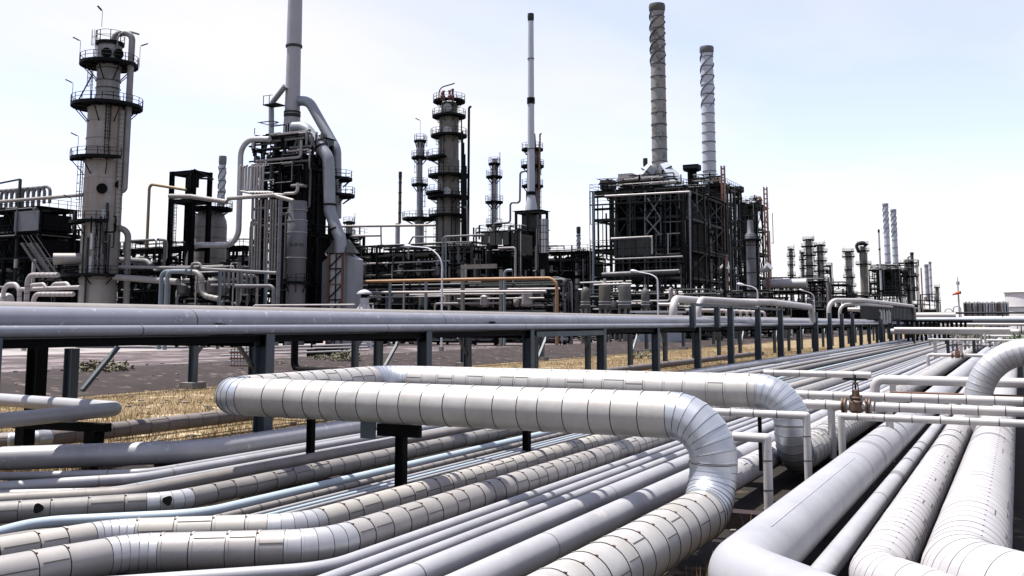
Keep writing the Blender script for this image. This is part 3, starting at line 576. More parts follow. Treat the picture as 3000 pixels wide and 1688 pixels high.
# ramp of small pipes, dark bend and trough seen under the rack
def manifold(label,px,py,n,dx,zt,m='palepipe'):
    p=at_z(px,py,0); t=thing('pipe_manifold',label,'manifold',(p.x,p.y,0)); 
    for k in range(n):
        x=p.x+k*dx; mb=MB().tube([(x,p.y,.1),(x,p.y,zt-RN.random()*.3)],.045,8); part('riser',mb,m,t)
        v=MB()
        for z in (.5,.95,1.3): v.box((x-.07,p.y-.07,z),(x+.07,p.y+.07,z+.1))
        part('valve',v,'rust',t,False)
    part('header',MB().tube([(p.x-.3,p.y,.35),(p.x+n*dx,p.y,.35)],.06,8).tube([(p.x-.2,p.y,.85),(p.x+n*dx,p.y,.85)],.04,8),m,t)
manifold('cluster of thin pale risers with rusty valves beside the rack post',676,1098,6,.24,1.75)
a=at_z(885,1085,.35); pipe('dark_bend','black pipe dropping from the rack and bending along the ground',[(a.x-.6,a.y,2.4),(a.x-.6,a.y,.35),(a.x+3.4,a.y-.3,.35)],.22,'black',.5,16)
a=at_z(945,1045,.3); solo('trough',MB().box((a.x-1.4,a.y-.4,0.3),(a.x+2.6,a.y+.4,1.0)).bar((a.x-1.2,a.y,1.0),(a.x-1.2,a.y,1.9),.12),'black','black steel trough standing on the bank under the rack','trough',smooth=False)
for k in range(3):
    a=at_z(735+k*20,1040-k*7,.9); pipe('bank_pipe',ORD[k]+' thin white pipe low along the road bank from the dark bend',[(a.x-2,a.y-1,.85+.12*k),(a.x-1,a.y+16,.85+.12*k)],.07,'whitepipe',None,8,'thin pipes along the road bank')
# rear posts with concrete footings
fo=mesh(MB().box((-.45,-.45,0),(.45,.45,.3)),'concrete','footing',smooth=False); pc=mesh(MB().hcol(0,0,.3,2.7,.36,.3,.03),'slate','post',smooth=False); kb=mesh(MB().bar((0,0,1.5),(0,1.3,2.7),.14,.12),'slate','knee_brace',smooth=False)
for k in range(9):
    y=37.0+13.4*k; t=thing('support_post',ORD[k]+' slate post on a concrete footing behind the rack, from the near end','support',(-36.2,y,0),'posts on footings behind the rack')
    inst('footing',fo,t,(0,0,0)); inst('post',pc,t,(0,0,0)); inst('knee_brace',kb,t,(0,0,0))
for k,X in enumerate((-36.0,-36.5)): pipe('rear_pipe',ORD[k]+' dark pipe carried on the footed posts, from the rack side',[(X,-10,2.84),(X,170,2.84)],.14,'greypipe',None,10,'pipes on the footed posts')
t=thing('support_post','black post with a flared foot, beside the rear rack leg at the near end','support',(-24.5,19.1,0)); part('post',MB().hcol(-24.5,19.1,.05,2.6,.42,.36,.04),'black',t,False); part('flared_foot',MB().add([(-24.9,18.8,.0),(-24.1,18.8,.0),(-24.1,19.4,.0),(-24.9,19.4,.0),(-24.65,18.98,.5),(-24.35,18.98,.5),(-24.35,19.22,.5),(-24.65,19.22,.5)],[(3,2,1,0),(4,5,6,7),(0,1,5,4),(1,2,6,5),(2,3,7,6),(3,0,4,7)]),'black',t,False)
# loops of pipe that rise above the rack
tall(8,3,4.2); tall(12,4,4.1)
a=at_x(1972,930,-18.6)
pipe('rack_loop_pipe','white insulated pipe rising from the rack and arching over it, nearest loop',[(-18.6,a.y,3.3),(-18.6,a.y,4.62),(-18.6,a.y+9.5,4.62),(-15.6,a.y+13.5,4.62),(-15.6,a.y+29,4.5),(-15.6,a.y+29,3.2)],.24,'whitepipe',[.9,2,2,1.2],24,n=9)
pipe('rack_loop_pipe','second white pipe of the nearest loop, just in front of the other',[(-17.3,a.y+.9,3.3),(-17.3,a.y+.9,4.6),(-16.4,a.y+12,4.6)],.19,'whitepipe',[.8],20,n=8)
mb=MB().box((-15.95-.1,RY[7]-2,4.1),(-15.95+.1,RY[10],4.26)); part('loop_beam',mb,'slate',rack,False)
for k in range(2): part('tall_post',MB().hcol(-15.95,RY[7]-2+k*5,2.9,4.1,.3,.3,.03),'slate',rack,False)
b=at_x(2440,880,-19); 
pipe('rack_loop_pipe','long white pipe arching over the rack farther back with a flat top',[(-19.5,b.y,3.3),(-19.5,b.y,5.75),(-16,b.y+4,5.75),(-15.6,b.y+62,5.9),(-15.6,b.y+62,2.6)],.26,'whitepipe',[1.2,2,3],20,n=8)
pipe('rack_loop_pipe','slim white pipe beneath the flat topped loop over the rack',[(-18.6,b.y+2,3.3),(-18.6,b.y+2,5.3),(-15.8,b.y+4,5.3),(-15.8,b.y+30,5.4)],.18,'whitepipe',[1,1.5],16,n=6)
for k in range(4):
    y=b.y+18+k*3.2; pipe('rack_riser',ORD[k]+' stout white riser of the four above the rack, from the near end',[(-16.0,y,3.1),(-16.0,y,4.9),(-20,y,4.9)],.25,'whitepipe',.5,14,'four stout white risers above the rack')
for k in range(8):
    y=RY[9]+2+k*2.1; pipe('rack_riser',ORD[k]+' thin pale riser between the two rack loops, from the near loop',[(-19.5,y,3.0),(-19.5,y,4.1),(-22,y,4.1)],.12,'palepipe',.25,8,'thin risers above the rack')
# slatted dark cooler box standing on the rack far down
t=thing('slatted_box','dark slatted cooler box on legs straddling the far rack','cooler',(-16,150,0))
part('casing',MB().box((-18.4,137,3.6),(-16.1,190,5.6)),'steel2',t,False)
for k in range(26): part('slat',MB().bar((-15.98,137.2+k*2,3.7),(-15.98,138+k*2,5.5),.5,.12,up=(1,0,0)),'slate',t,False)
for k in range(6): part('leg',MB().hcol(-15.9,137+k*10.5,0,3.6,.5,.45,.06),'slate',t,False)
part('top_rail',MB().box((-16.2,133,5.62),(-15.6,192,5.8)),'palepipe',t,False)
# far crossings at the end of the bundle
FG='far white pipes crossing the end of the bundle'
def far(label,D,py,x0px,x1px,r,m='whitepipe',posts=0,dz=0):
    p=at_d((x0px+x1px)/2,py,D); a=at_y(x0px,py,p.y); bq=at_y(x1px,py,p.y)
    o=pipe('far_crossing_pipe',label,[(a.x,p.y,p.z),(bq.x,p.y,p.z)],r,m,None,12,FG)
    for k in range(posts):
        x=a.x+(bq.x-a.x)*(k+.5)/posts; part('leg',MB().bar((x,p.y,0),(x,p.y,p.z-r),.22,.22),'steel2' if k%2 else 'palepipe',o,False)
    return o
far('broad white pipe lying across the end of the bundle',120,972,2610,2985,.34,posts=8)
far('broad white pipe just in front of the farthest crossing',112,966,2620,2960,.26)
far('thin white pipe crossing on thin legs beyond the small far valve',72,995,2720,2872,.07,posts=4)
far('thin white pipe crossing on rusty legs beside the green bush',70,998,2892,3040,.09,posts=3)
far('dull pipe crossing before the green bush',92,985,2880,3010,.12)
far('white pipe far down the track in front of the striped stack',190,951,2790,3020,.28,posts=3)
far('blue grey pipe far down the track with a drop in the middle',230,938,2680,3020,.7,'duct',posts=6)
far('pale pipe above the blue grey one far down the track',240,925,2670,2800,.75,'whitepipe',posts=4)
far('sagging dark pipe crossing before the striped stack',250,917,2700,3020,.25,'steel2',posts=2)
far('white pipe along the foot of the striped stack',260,932,2820,3030,.5)
for k in range(14):
    p=at_d(2660+k*13,962,150); solo('pipe_stand',MB().bar((p.x,p.y,0),(p.x,p.y,3.4),.35,.35).bar((p.x-1,p.y,3.4),(p.x+1,p.y,3.4),.3,.3),'steel',ORD[k]+' dark T stand under the far crossing pipes, from the slatted box','support','dark stands under the far crossings',False)
for k in range(10):
    p=at_d(2790+k*12,984,90); solo('small_riser',MB().tube([(p.x,p.y,.4),(p.x,p.y,1.9+RN.random()*.4)],.1,8).tube([(p.x-.3,p.y,1.2),(p.x+.3,p.y,1.2)],.14,8),'palepipe' if k%3 else 'greypipe',ORD[k]+' short upright pipe before the far crossings, toward the green bush','pipe','short uprights before the far crossings')
p=at_d(2990,985,84); weed('green_bush','leafy green bush beyond the crossing pipes','bush',p.x,p.y,0,1.6,2.2,800,'bush',.22)
p=at_d(2860,962,150); weed('dusty_bush','low yellow green scrub far down the track','bush',p.x,p.y,0,4,2.6,400,'weed',.5)
# ---------------------------------------------------------------- process plant: shared builders
def facing(x, y): return math.degrees(math.atan2(-y, -x))          # bearing from a place towards the camera side of the site
def platform(t, cx, cy, z, r0, r1, a0=-180, a1=180, f=0, rail=1.1, m='steel', depth=1.3, th=.16):
    A0, A1 = f+a0, f+a1
    d=part('platform', MB().sector(cx,cy,r0,r1,z-th,z,A0,A1,32).sector(cx,cy,r1-.04,r1+.03,z-.28,z+.12,A0,A1,32), m, t, False)
    mb=MB(); n=max(4,int(r1*abs(a1-a0)/57/1.3))
    for h in (rail*.55, rail):
        pts=[(cx+r1*math.cos(math.radians(A0+(A1-A0)*k/(2*n))), cy+r1*math.sin(math.radians(A0+(A1-A0)*k/(2*n))), z+h) for k in range(2*n+1)]; mb.tube(pts,.036,5,False)
    for k in range(n+1):
        a=math.radians(A0+(A1-A0)*k/n); mb.bar((cx+r1*math.cos(a),cy+r1*math.sin(a),z),(cx+r1*math.cos(a),cy+r1*math.sin(a),z+rail),.07)
    part('railing', mb, 'rail', d, False)
    mb=MB(); n=max(3,int(abs(a1-a0)/45))
    for k in range(n):
        a=math.radians(A0+(A1-A0)*(k+.5)/n); ca,sa=math.cos(a),math.sin(a)
        mb.bar((cx+r0*ca,cy+r0*sa,z-depth),(cx+(r1-.1)*ca,cy+(r1-.1)*sa,z-th),.11); mb.bar((cx+r0*ca,cy+r0*sa,z-th-.08),(cx+r1*ca,cy+r1*sa,z-th-.08),.12,.16)
        if depth>1.45: part('bracket', mb, 'steel', d, False); mb=MB()
    if mb.v: part('bracket', mb, 'steel', d, False, 'stuff')
    return d
def ladder(t, x, y, z0, z1, f, m='rail', cage=True, w=.5):
    a=math.radians(f); n=Vector((math.cos(a),math.sin(a),0)); s=Vector((-n.y,n.x,0)); c=Vector((x,y,0)); mb=MB()
    for k in (-1,1): mb.bar(c+s*(k*w/2)+Vector((0,0,z0)), c+s*(k*w/2)+Vector((0,0,z1)), .07)
    z=z0+.3
    while z<z1: mb.bar(c-s*(w/2)+Vector((0,0,z)), c+s*(w/2)+Vector((0,0,z)), .045); z+=.45
    if cage:
        z=z0+2.3
        while z<z1:
            mb.tube([c+s*(.42*math.cos(q))+n*(.1+.5*math.sin(q))+Vector((0,0,z)) for q in [math.pi*k/6 for k in range(7)]],.03,4,False); z+=1.1
        for q in (.2,.5,.8): mb.bar(c+s*(.42*math.cos(math.pi*q))+n*(.1+.5*math.sin(math.pi*q))+Vector((0,0,z0+2.3)), c+s*(.42*math.cos(math.pi*q))+n*(.1+.5*math.sin(math.pi*q))+Vector((0,0,z1)), .035)
    return part('caged_ladder' if cage else 'ladder', mb, m, t, False)
def lamp_arm(t, x, y, z, f, h=1.6):
    a=math.radians(f); mb=MB().tube([(x,y,z),(x,y,z+h)],.035,5); c=Vector((x+.45*math.cos(a),y+.45*math.sin(a),z+h+.15))
    mb.bar((x,y,z+h),c,.05); mb.bar(c-Vector((.3*math.cos(a),.3*math.sin(a),.12)),c+Vector((.5*math.cos(a),.5*math.sin(a),.25)),.22,.13); part('floodlight',mb,'steel2',t,False)
def tangle(t, lo, hi, n, mats=('greypipe','steel2','palepipe','steel'), rr=(.06,.2), seed=1, name='process_pipe', hb=.75):
    R=random.Random(seed)
    for k in range(n):
        p=Vector([R.uniform(lo[i],hi[i]) for i in range(3)]); pts=[p.copy()]; r=R.uniform(*rr); ax=0 if R.random()<hb else (1 if R.random()<.4 else 2)
        for s in range(R.choice((1,2,2,3,4))):
            q=pts[-1].copy(); Ln=(hi[ax]-lo[ax])*R.uniform(.25,.8); 
            tgt=q[ax]+(Ln if R.random()<.5 else -Ln); q[ax]=min(max(tgt,lo[ax]),hi[ax])
            if (q-pts[-1]).length>3.2*r: pts.append(q)
            ax=R.choice([i for i in (0,1,2,2) if i!=ax])
        if len(pts)>1: part(name, MB().tube(path(pts,2.2*r,2),r,7), R.choice(mats), t)
def frame(label, cat, X0, X1, Y0, Y1, levels, nx=4, ny=2, m='steel2', w=.34, deck=(), rails=(), brace=True, name='steel_structure', ztop=None, group=None, inner=None, bseed=3):
    t=thing(name, label, cat, ((X0+X1)/2,(Y0+Y1)/2,0), group); zt=ztop or levels[-1]; R=random.Random(bseed)
    xs=[X0+(X1-X0)*i/(nx-1) for i in range(nx)]; ys=[Y0+(Y1-Y0)*i/(ny-1) for i in range(ny)]
    cm=mesh(MB().hcol(0,0,0,zt,w,w,w*.12),m,'column',smooth=False); bx,by,_=BASE[t.name]
    for x in xs:
        for y in ys: inst('column',cm,t,(x-bx,y-by,0))
    for z in levels:
        mb=MB()
        for y in ys: mb.box((X0-w/2,y-.09,z-w*1.1),(X1+w/2,y+.09,z-.02))
        for x in xs: mb.box((x-.08,Y0-w/2+.01,z-w*1.05),(x+.08,Y1+w/2-.01,z-.03))
        part('floor_beam',mb,m,t,False)
    for i in deck: part('deck',MB().box((X0-.5,Y0-.6,levels[i]),(X1+.5,Y1+.5,levels[i]+.08)),'steel',t,False)
    for i in rails:
        mb=MB(); z=levels[i]+.08
        for h in (.6,1.15): mb.bar((X0-.45,Y0-.55,z+h),(X1+.45,Y0-.55,z+h),.06).bar((X1+.45,Y0-.55,z+h),(X1+.45,Y1+.45,z+h),.06).bar((X0-.45,Y0-.55,z+h),(X0-.45,Y1+.45,z+h),.06)
        k=0
        while X0-.45+k*1.6<X1: mb.bar((X0-.45+k*1.6,Y0-.55,z),(X0-.45+k*1.6,Y0-.55,z+1.15),.06); k+=1
        k=0
        while Y0-.55+k*1.6<Y1: mb.bar((X1+.45,Y0-.55+k*1.6,z),(X1+.45,Y0-.55+k*1.6,z+1.15),.06); k+=1
        part('railing',mb,'rail',t,False)
    if brace:
        zz=[0]+list(levels)
        for i in range(len(zz)-1):
            for k in range(nx-1):
                if R.random()<.5: part('brace',MB().bar((xs[k],Y0-.12,zz[i]+.1),(xs[k+1],Y0-.12,zz[i+1]-.3),.15).bar((xs[k+1],Y0-.14,zz[i]+.1),(xs[k],Y0-.14,zz[i+1]-.3),.15),m,t,False)
            for k in range(ny-1):
                if R.random()<.6: part('brace',MB().bar((X1+.14,ys[k],zz[i]+.1),(X1+.14,ys[k+1],zz[i+1]-.3),.15).bar((X1+.16,ys[k+1],zz[i]+.1),(X1+.16,ys[k],zz[i+1]-.3),.15),m,t,False)
    return t
def boxpx(x0, x1, D, depth_ratio=.55):
    """axis aligned footprint that spans x0..x1 of the photograph at distance D"""
    Sx=wid(x1-x0,D); w=Sx/(math.cos(YAW)+depth_ratio*math.sin(YAW)); p=at_d(x0,HZ,D); return p.x, p.x+w, p.y, p.y+w*depth_ratio
def zpx(px, y, D):                                                # height at which the upright through that place meets row y
    c=D*(PY-HZ)/FOC; q=(PY-y)/FOC; return EYE+(q*D-c)/(math.cos(PITCH)-q*math.sin(PITCH))
def on_plane(label, pxs, D, wpx, m, R=None, name='process_pipe', group=None, seg=12, cat='pipe', n=6, grounded=False, bands=0):
    """pipe laid in the vertical X-Z plane that stands D away at its first bearing"""
    Y=at_d(*pxs[0],D).y; P=[at_y(x,y,Y) for x,y in pxs]; r=wid(wpx,D)/2
    if grounded: P[-1].z=0.0; P[-1].x=P[-2].x
    o=pipe(name,label,P,r,m,R if R is not None else r*3,seg,group,cat,n)
    if bands:
        mb=MB(); pp=path(P,r*3,4)
        for a,b in zip(pp[:-1],pp[1:]):
            d=b-a; Ln=d.length
            for k in range(int(Ln/bands)): q=a+d*((k+.5)*bands/Ln); mb.tube([q,q+d.normalized()*.06],r*1.04,seg,False)
        if mb.v: part('joint_band',mb,'seam',o,kind='stuff')
    return o
def shell(t, cx, cy, secs, m, seg=32, name='shell'):
    for z0,z1,r0,r1 in secs: part(name, MB().lathe(cx,cy,[(r0,z0),(r1,z1)],seg), m, t)
def rings(t, cx, cy, zs, rf, m='seam', h=.1, out=.04, name='stiffening_ring', seg=32):
    for z in zs: part(name, MB().lathe(cx,cy,[(rf(z)+.002,z),(rf(z)+out,z),(rf(z)+out,z+h),(rf(z)+.002,z+h)],seg,caps=False), m, t)

# ---------------------------------------------------------------- tall pale column on the left of the plant
D=130; b=at_d(283,HZ,D); cx,cy=b.x,b.y; Z=lambda y: zpx(290,y,D); F=facing(cx,cy); r=wid(54,D)
T=thing('distillation_tower','tall pale stained column with three railed platforms and a curved overhead pipe','tower',(cx,cy,0))
shell(T,cx,cy,[(0,Z(822),r*.98,r*.97)],'tower',40,'skirt'); shell(T,cx,cy,[(Z(822),Z(660),r*1.0,r*1.0),(Z(660),Z(527),r*1.01,r*1.01)],'tower',40,'lower_shell')
shell(T,cx,cy,[(Z(527),Z(322),r*.99,r*.99)],'tower',40,'upper_shell'); shell(T,cx,cy,[(Z(322),Z(285),r*.99,r*.64)],'tower',40,'cone')
shell(T,cx,cy,[(Z(285),Z(205),r*.62,r*.62),(Z(205),Z(140),r*.66,r*.66)],'towergrey',40,'neck'); part('top_head',MB().lathe(cx,cy,[(r*.66,Z(140)),(r*.6,Z(130)),(r*.42,Z(124)),(r*.05,Z(121))],32),'towergrey',T)
rings(T,cx,cy,[Z(y) for y in (822,760,712,660,610,570,527,480,440,411,360,322)],lambda z:r*1.01,'tower',.09,.05); rings(T,cx,cy,[Z(y) for y in (285,262,240,205)],lambda z:r*.66,'steel2',.08,.05)
f1,f2=Z(192),Z(316)
platform(T,cx,cy,Z(190),r*.66,wid(83,D),f=F,depth=2.2); platform(T,cx,cy,Z(312),r*.9,wid(101,D),f=F,depth=2.6)
platform(T,cx,cy,Z(468),r,wid(76,D)*1.25,-112,28,F,depth=2.2); platform(T,cx,cy,Z(652),r,wid(88,D),-120,12,F,depth=2.0); platform(T,cx,cy,Z(808),r,wid(104,D),f=F,depth=1.2)
platform(T,cx,cy,Z(128),r*.45,r*.75,f=F,depth=.5,rail=1.5)
def pol(rad,rel,z): a=math.radians(F+rel); return Vector((cx+rad*math.cos(a),cy+rad*math.sin(a),z))
part('overhead_pipe',MB().tube(path([pol(.2*r,60,Z(126)),pol(.2*r,60,Z(98)),pol(r*1.28,62,Z(98)),pol(r*1.22,62,Z(560)),pol(r*1.0,62,Z(560))],1.1,6),.42,14),'towergrey',T)
part('riser_pipe',MB().tube([pol(r*1.08,46,Z(665)),pol(r*1.08,46,Z(330))],.36,12),'tower',T)
part('side_pipe',MB().tube(path([pol(r*.95,60,Z(668)),pol(r*1.5,66,Z(675)),pol(r*1.62,66,0.2)],1.2,5),.42,12),'dull',T)
for k in range(26): z=Z(665)+(Z(330)-Z(665))*k/26; part('pipe_band',MB().tube([pol(r*1.08,46,z),pol(r*1.08,46,z+.06)],.375,12,False),'seam',T)
for rel,zz in ((-12,Z(165)),(38,Z(163)),(-3,Z(560)),(48,Z(545))):
    q=pol(r*.66 if zz>Z(300) else r,rel,zz); n=(pol(1,rel,0)-Vector((cx,cy,0))).normalized(); part('manway',MB().tube([q-n*.2,q+n*.28],.55,16).tube([q+n*.28,q+n*.4],.68,16),'black',T)
ladder(T,*pol(r*1.06,-8,0)[:2],Z(806),Z(655),F-8); ladder(T,*pol(r*1.06,4,0)[:2],Z(468),Z(316),F+4); ladder(T,*pol(r*1.12,-86,0)[:2],Z(640),Z(475),F-60); ladder(T,*pol(r*.9,-70,0)[:2],Z(310),Z(195),F-70); ladder(T,*pol(r*.75,-75,0)[:2],Z(188),Z(95),F-70)
part('inclined_strut',MB().bar(pol(r*1.5,-80,Z(305)),pol(r*.9,-70,Z(228)),.16),'steel2',T,False)
part('davit',MB().tube(path([pol(r*.72,30,Z(150)),pol(r*.72,30,Z(90)),pol(r*1.5,85,Z(94))],1.6,6),.13,8).bar(pol(r*.75,35,Z(108)),pol(r*1.15,70,Z(92)),.08),'towergrey',T)
for rel,rad,y in ((-95,1.55,190),(88,1.6,190),(-100,1.85,312),(-40,.75,90),(-95,1.4,468),(-95,1.6,650)): 
    q=pol(r*rad*(.99),rel,Z(y)); lamp_arm(T,q.x,q.y,q.z,F+rel,3.0 if y>100 else 2.2)
for rel,z0,z1 in ((6,Z(690),Z(620)),(-22,Z(735),Z(690)),(-22,Z(800),Z(755))): part('level_gauge',MB().box((pol(r*1.06,rel,0).x-.22,pol(r*1.06,rel,0).y-.22,z0),(pol(r*1.06,rel,0).x+.22,pol(r*1.06,rel,0).y+.22,z1)),'panelw',T,False)
for rel,z0,z1,rr_ in ((-35,2,Z(700),.14),(-2,Z(806),Z(640),.12),(14,Z(806),Z(600),.16),(24,Z(806),Z(690),.1),(-50,Z(806),Z(665),.12)):
    part('small_line',MB().tube([pol(r*1.1,rel,z0),pol(r*1.1,rel,z1)],rr_,8),'steel2',T)
part('insulated_branch',MB().tube([pol(r*.8,-80,Z(760)),pol(r*2.3,-88,Z(762))],.75,14),'tower',T)
lo=pol(r*1.0,-30,0); hi=pol(r*1.25,25,0); tangle(T,(min(lo.x,hi.x),min(lo.y,hi.y),Z(805)),(max(lo.x,hi.x)+.8,max(lo.y,hi.y),Z(640)),22,('steel','steel2','greypipe'),(.04,.13),91,'small_line',.3)
for k in range(7): z=Z(300)-k*1.5; part('pipe_bracket',MB().bar(pol(r*.95,60,z*.92),pol(r*1.32,62,z*.92),.12),'steel2',T,False)

# ---------------------------------------------------------------- dark structures at the far left
X0,X1,Y0,Y1=boxpx(-60,205,150,.5); zl=[zpx(80,y,150) for y in (838,765,690,618)]
t=frame('sprawling black cooler structure with stairs and gooseneck pipes beyond the pale column','structure',X0,X1,Y0,Y1,zl,6,2,'steel',.4,(1,2,3),(2,3),bseed=4)
tangle(t,(X0,Y0-1,1),(X1,Y1,zl[1]),70,('steel','greypipe','steel2','palepipe'),(.08,.32),seed=21); tangle(t,(X0,Y0-1,zl[1]),(X1,Y1,zl[3]),40,('steel','steel','greypipe'),(.08,.25),seed=22)
for i in (1,2): part('fan_casing',MB().box((X0,Y0+.6,zl[i]+.4),(X1,Y1-.6,zl[i]+(zl[i+1]-zl[i])*.75)),'black',t,False)
part('lower_casing',MB().box((X0,Y0+1.5,.5),(X1,Y1-.5,zl[0])),'black',t,False)
for k in range(9):
    x=X0+(X1-X0)*(k+.5)/10; part('gooseneck',MB().tube(path([(x,Y0+1,zl[3]),(x,Y0+1,zl[3]+3.1),(x+2.4,Y0+1,zl[3]+3.1),(x+2.4,Y0+1,zl[3]+.6)],.9,4),.24,8),'greypipe',t)
part('inclined_roof',MB().bar((X0,Y0,zl[3]+3.9),(X1*.6+X0*.4,Y0,zl[3]+4.4),.3,.2).bar((X1*.6+X0*.4,Y0,zl[3]+4.4),(X1*.62+X0*.38,Y0,0),.34),'steel2',t,False)
part('end_panel',MB().box((X1-4.6,Y0-.8,zl[2]+.2),(X1+.6,Y0-.6,zl[3]-.6)),'vessel',t,False)
for k in range(2):
    a=at_d(62+k*26,712,140); b=at_d(125+k*26,806,140); n=Vector((.0,.9,0)); mb=MB()
    for s in (0,1): mb.bar(a+n*s,b+n*s,.12,.3); mb.bar(a+n*s+Vector((0,0,1.1)),b+n*s+Vector((0,0,1.1)),.07)
    for q in range(18): c=a.lerp(b,q/18); mb.bar(c,c+n,.3,.05)
    solo('stairway',mb,'greypipe',('steep open steel stairway beside the gooseneck structure','second steep stairway parallel to it nearer the pale column')[k],'stairs',smooth=False)
LG='white looping pipes before the pale column'
on_plane('white pipe elbow looping over at the far edge by a drum end',[(10,905),(10,852),(22,833),(46,833),(57,850),(57,925)],112,13,'palepipe',group=LG,bands=.8)
on_plane('tall white pipe bending toward the pale column',[(170,806),(82,806),(80,950)],112,15,'palepipe',group=LG,grounded=True,bands=.8)
on_plane('white pipe bend behind the tall one',[(215,862),(100,862),(98,950)],114,14,'palepipe',group=LG,grounded=True,bands=.8)
on_plane('pale pipe bridge behind the white pipe bends',[(60,848),(235,842)],122,12,'palepipe',group=LG); on_plane('pale hump pipe low behind the white bends',[(85,846),(95,835),(128,832),(136,846)],120,10,'palepipe',group=LG); on_plane('second pale hump pipe next to the column skirt',[(150,845),(160,832),(196,830),(206,846)],121,11,'palepipe',group=LG)
a=at_d(12,881,118); solo('drum',MB().tube([(a.x-3,a.y,a.z),(a.x+.6,a.y,a.z),(a.x+.9,a.y,a.z)],[.9,.9,.7],18),'palepipe','horizontal drum with pale end beside the looping pipes','vessel')
on_plane('long pale pipe sloping up to the pale column from the far edge',[(-60,596),(245,571)],140,10,'tan')
on_plane('pale horizontal pipe running out to the right of the pale column',[(335,812),(520,826)],128,18,'dull')
on_plane('second grey pipe at mid height behind the pale column',[(320,760),(430,766),(442,778)],138,17,'greypipe')

# ---------------------------------------------------------------- structures between the pale column and the furnace
def module(label,x0,x1,D,ys,nx=4,ny=2,n=30,seed=1,dr=.5,rails=(-1,),deck=(-1,),cas=True,m='steel',mats=('greypipe','steel2','palepipe','steel'),rr=(.07,.22)):
    X0,X1,Y0,Y1=boxpx(x0,x1,D,dr); zl=[zpx((x0+x1)/2,y,D) for y in ys]
    t=frame(label,'structure',X0,X1,Y0,Y1,zl,nx,ny,m,.32,[(len(zl)+i)%len(zl) for i in deck],[(len(zl)+i)%len(zl) for i in rails],bseed=seed)
    tangle(t,(X0-1,Y0-1.4,.5),(X1+1,Y1,zl[-1]+1.2),n,mats,rr,seed)
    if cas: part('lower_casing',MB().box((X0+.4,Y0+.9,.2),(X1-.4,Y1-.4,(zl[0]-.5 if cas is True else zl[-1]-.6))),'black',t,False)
    R=random.Random(seed+7)
    for k in range(n//6):
        x=R.uniform(X0,X1); y=R.uniform(Y0-1,Y0+2); z=R.choice([0]+zl[:-1])+.1; h=R.uniform(1,2.2); rr_=R.uniform(.4,.8); part('small_vessel',MB().lathe(x,y,[(rr_*.5,z),(rr_,z+.3),(rr_,z+h),(rr_*.5,z+h+.3)],12),R.choice(('bag','greypipe','palepipe','vessel')),t)
    return t,X0,X1,Y0,Y1,zl
module('low pipe bridge crowded with valves between the pale column and the blue pipes',345,520,142,(850,790,735),4,2,44,31)
module('tangle of pipes under the header in front of the furnace tubes',520,742,132,(868,800),5,2,60,32,.35,(),())
module('crowded pipe deck behind the dome topped vessel',620,745,165,(830,765,725),4,2,36,33)
on_plane('grey blue pipe rising beside its twin and running level',[(560,796),(474,796),(470,950)],118,13,'bluepipe',grounded=True,group='twin grey blue pipes')
on_plane('grey blue pipe in front of its twin, turning into a brown bend',[(545,795),(491,795),(486,950)],117,13,'bluepipe',grounded=True,group='twin grey blue pipes')
on_plane('dull brown insulated pipe stepping down after the twin blue pipes',[(543,797),(590,799),(592,866),(640,876)],119,16,'dull',R=1.2,bands=.7)
on_plane('ochre pipe rising and turning level toward the small frame',[(545,556),(438,539),(434,950)],140,9,'yellow',grounded=True)
on_plane('long grey header pipe above the pipework with a hump',[(350,782),(560,786),(565,772),(585,772),(592,788),(810,800)],128,9,'greypipe')
on_plane('silver grey duct dropping from the chimney, stepping back and down',[(790,408),(706,408),(698,718),(552,718),(547,950)],136,17,'silver',R=2.2,grounded=True,n=8)
for k,(x,yy) in enumerate(((640,790),(776,795))):
    p=at_d(x,HZ,122); solo('post',MB().hcol(p.x,p.y,0,zpx(x,yy,122),.3,.3,.04),'bluepipe',('slate post carrying the header near the brown bend','second slate post under the header, closer to the furnace')[k],'post',smooth=False)
for k in range(8):
    on_plane(ORD[k]+' short upright pipe under the header, from the brown bend',[(645+k*13,796),(645+k*13,845)],127,8,'greypipe',group='short upright pipes under the header')
on_plane('bright pipe bend before the furnace base',[(690,838),(802,838),(803,950)],120,10,'greypipe',grounded=True); on_plane('white handrail pipe along the furnace base',[(742,940),(742,895),(1040,893)],112,5,'palepipe',R=.3)

# small frame, dome vessel and twisted stack
X0,X1,Y0,Y1=boxpx(487,594,140,.75); zl=[zpx(540,y,140) for y in (722,585,503)]
t=frame('open black steel frame with four tall legs around the dome topped vessel','structure',X0,X1,Y0,Y1,zl,2,2,'black',.55,(),(),False); ladder(t,X0+1.4,Y0-.5,.5,zl[1],-90)
part('hoist_arm',MB().bar((X1,Y0,zl[2]-1.2),(X1+3.6,Y0,zl[2]-1.6),.25).bar((X1+3.6,Y0,zl[2]-1.6),(X1+3.6,Y0,zl[1]+2.5),.14).bar((X1,Y0,zl[2]+.1),(X1+3.4,Y0,zl[2]-1.5),.1),'steel',t,False)
part('pulley_block',MB().box((X0+3,Y0-.2,zl[2]-2.6),(X0+5,Y0+.2,zl[2]-.8)),'black',t,False)
p=at_d(604,HZ,146); F=facing(p.x,p.y); cx,cy=p.x,p.y; r=wid(50,146); Z=lambda y: zpx(604,y,146)
T=thing('dome_vessel','fat grey brick banded vessel with a domed top and a railed crown platform','vessel',(cx,cy,0))
part('shell',MB().lathe(cx,cy,[(r,0),(r,Z(660)),(r*.95,Z(645)),(r*.8,Z(630)),(r*.55,Z(618)),(r*.3,Z(612))],32),'tower',T); rings(T,cx,cy,[Z(y) for y in (670,700,730,760,790,820)],lambda z:r,'seam',.08,.02)
platform(T,cx,cy,Z(612),r*.3,r*1.28,f=F,depth=1.8)
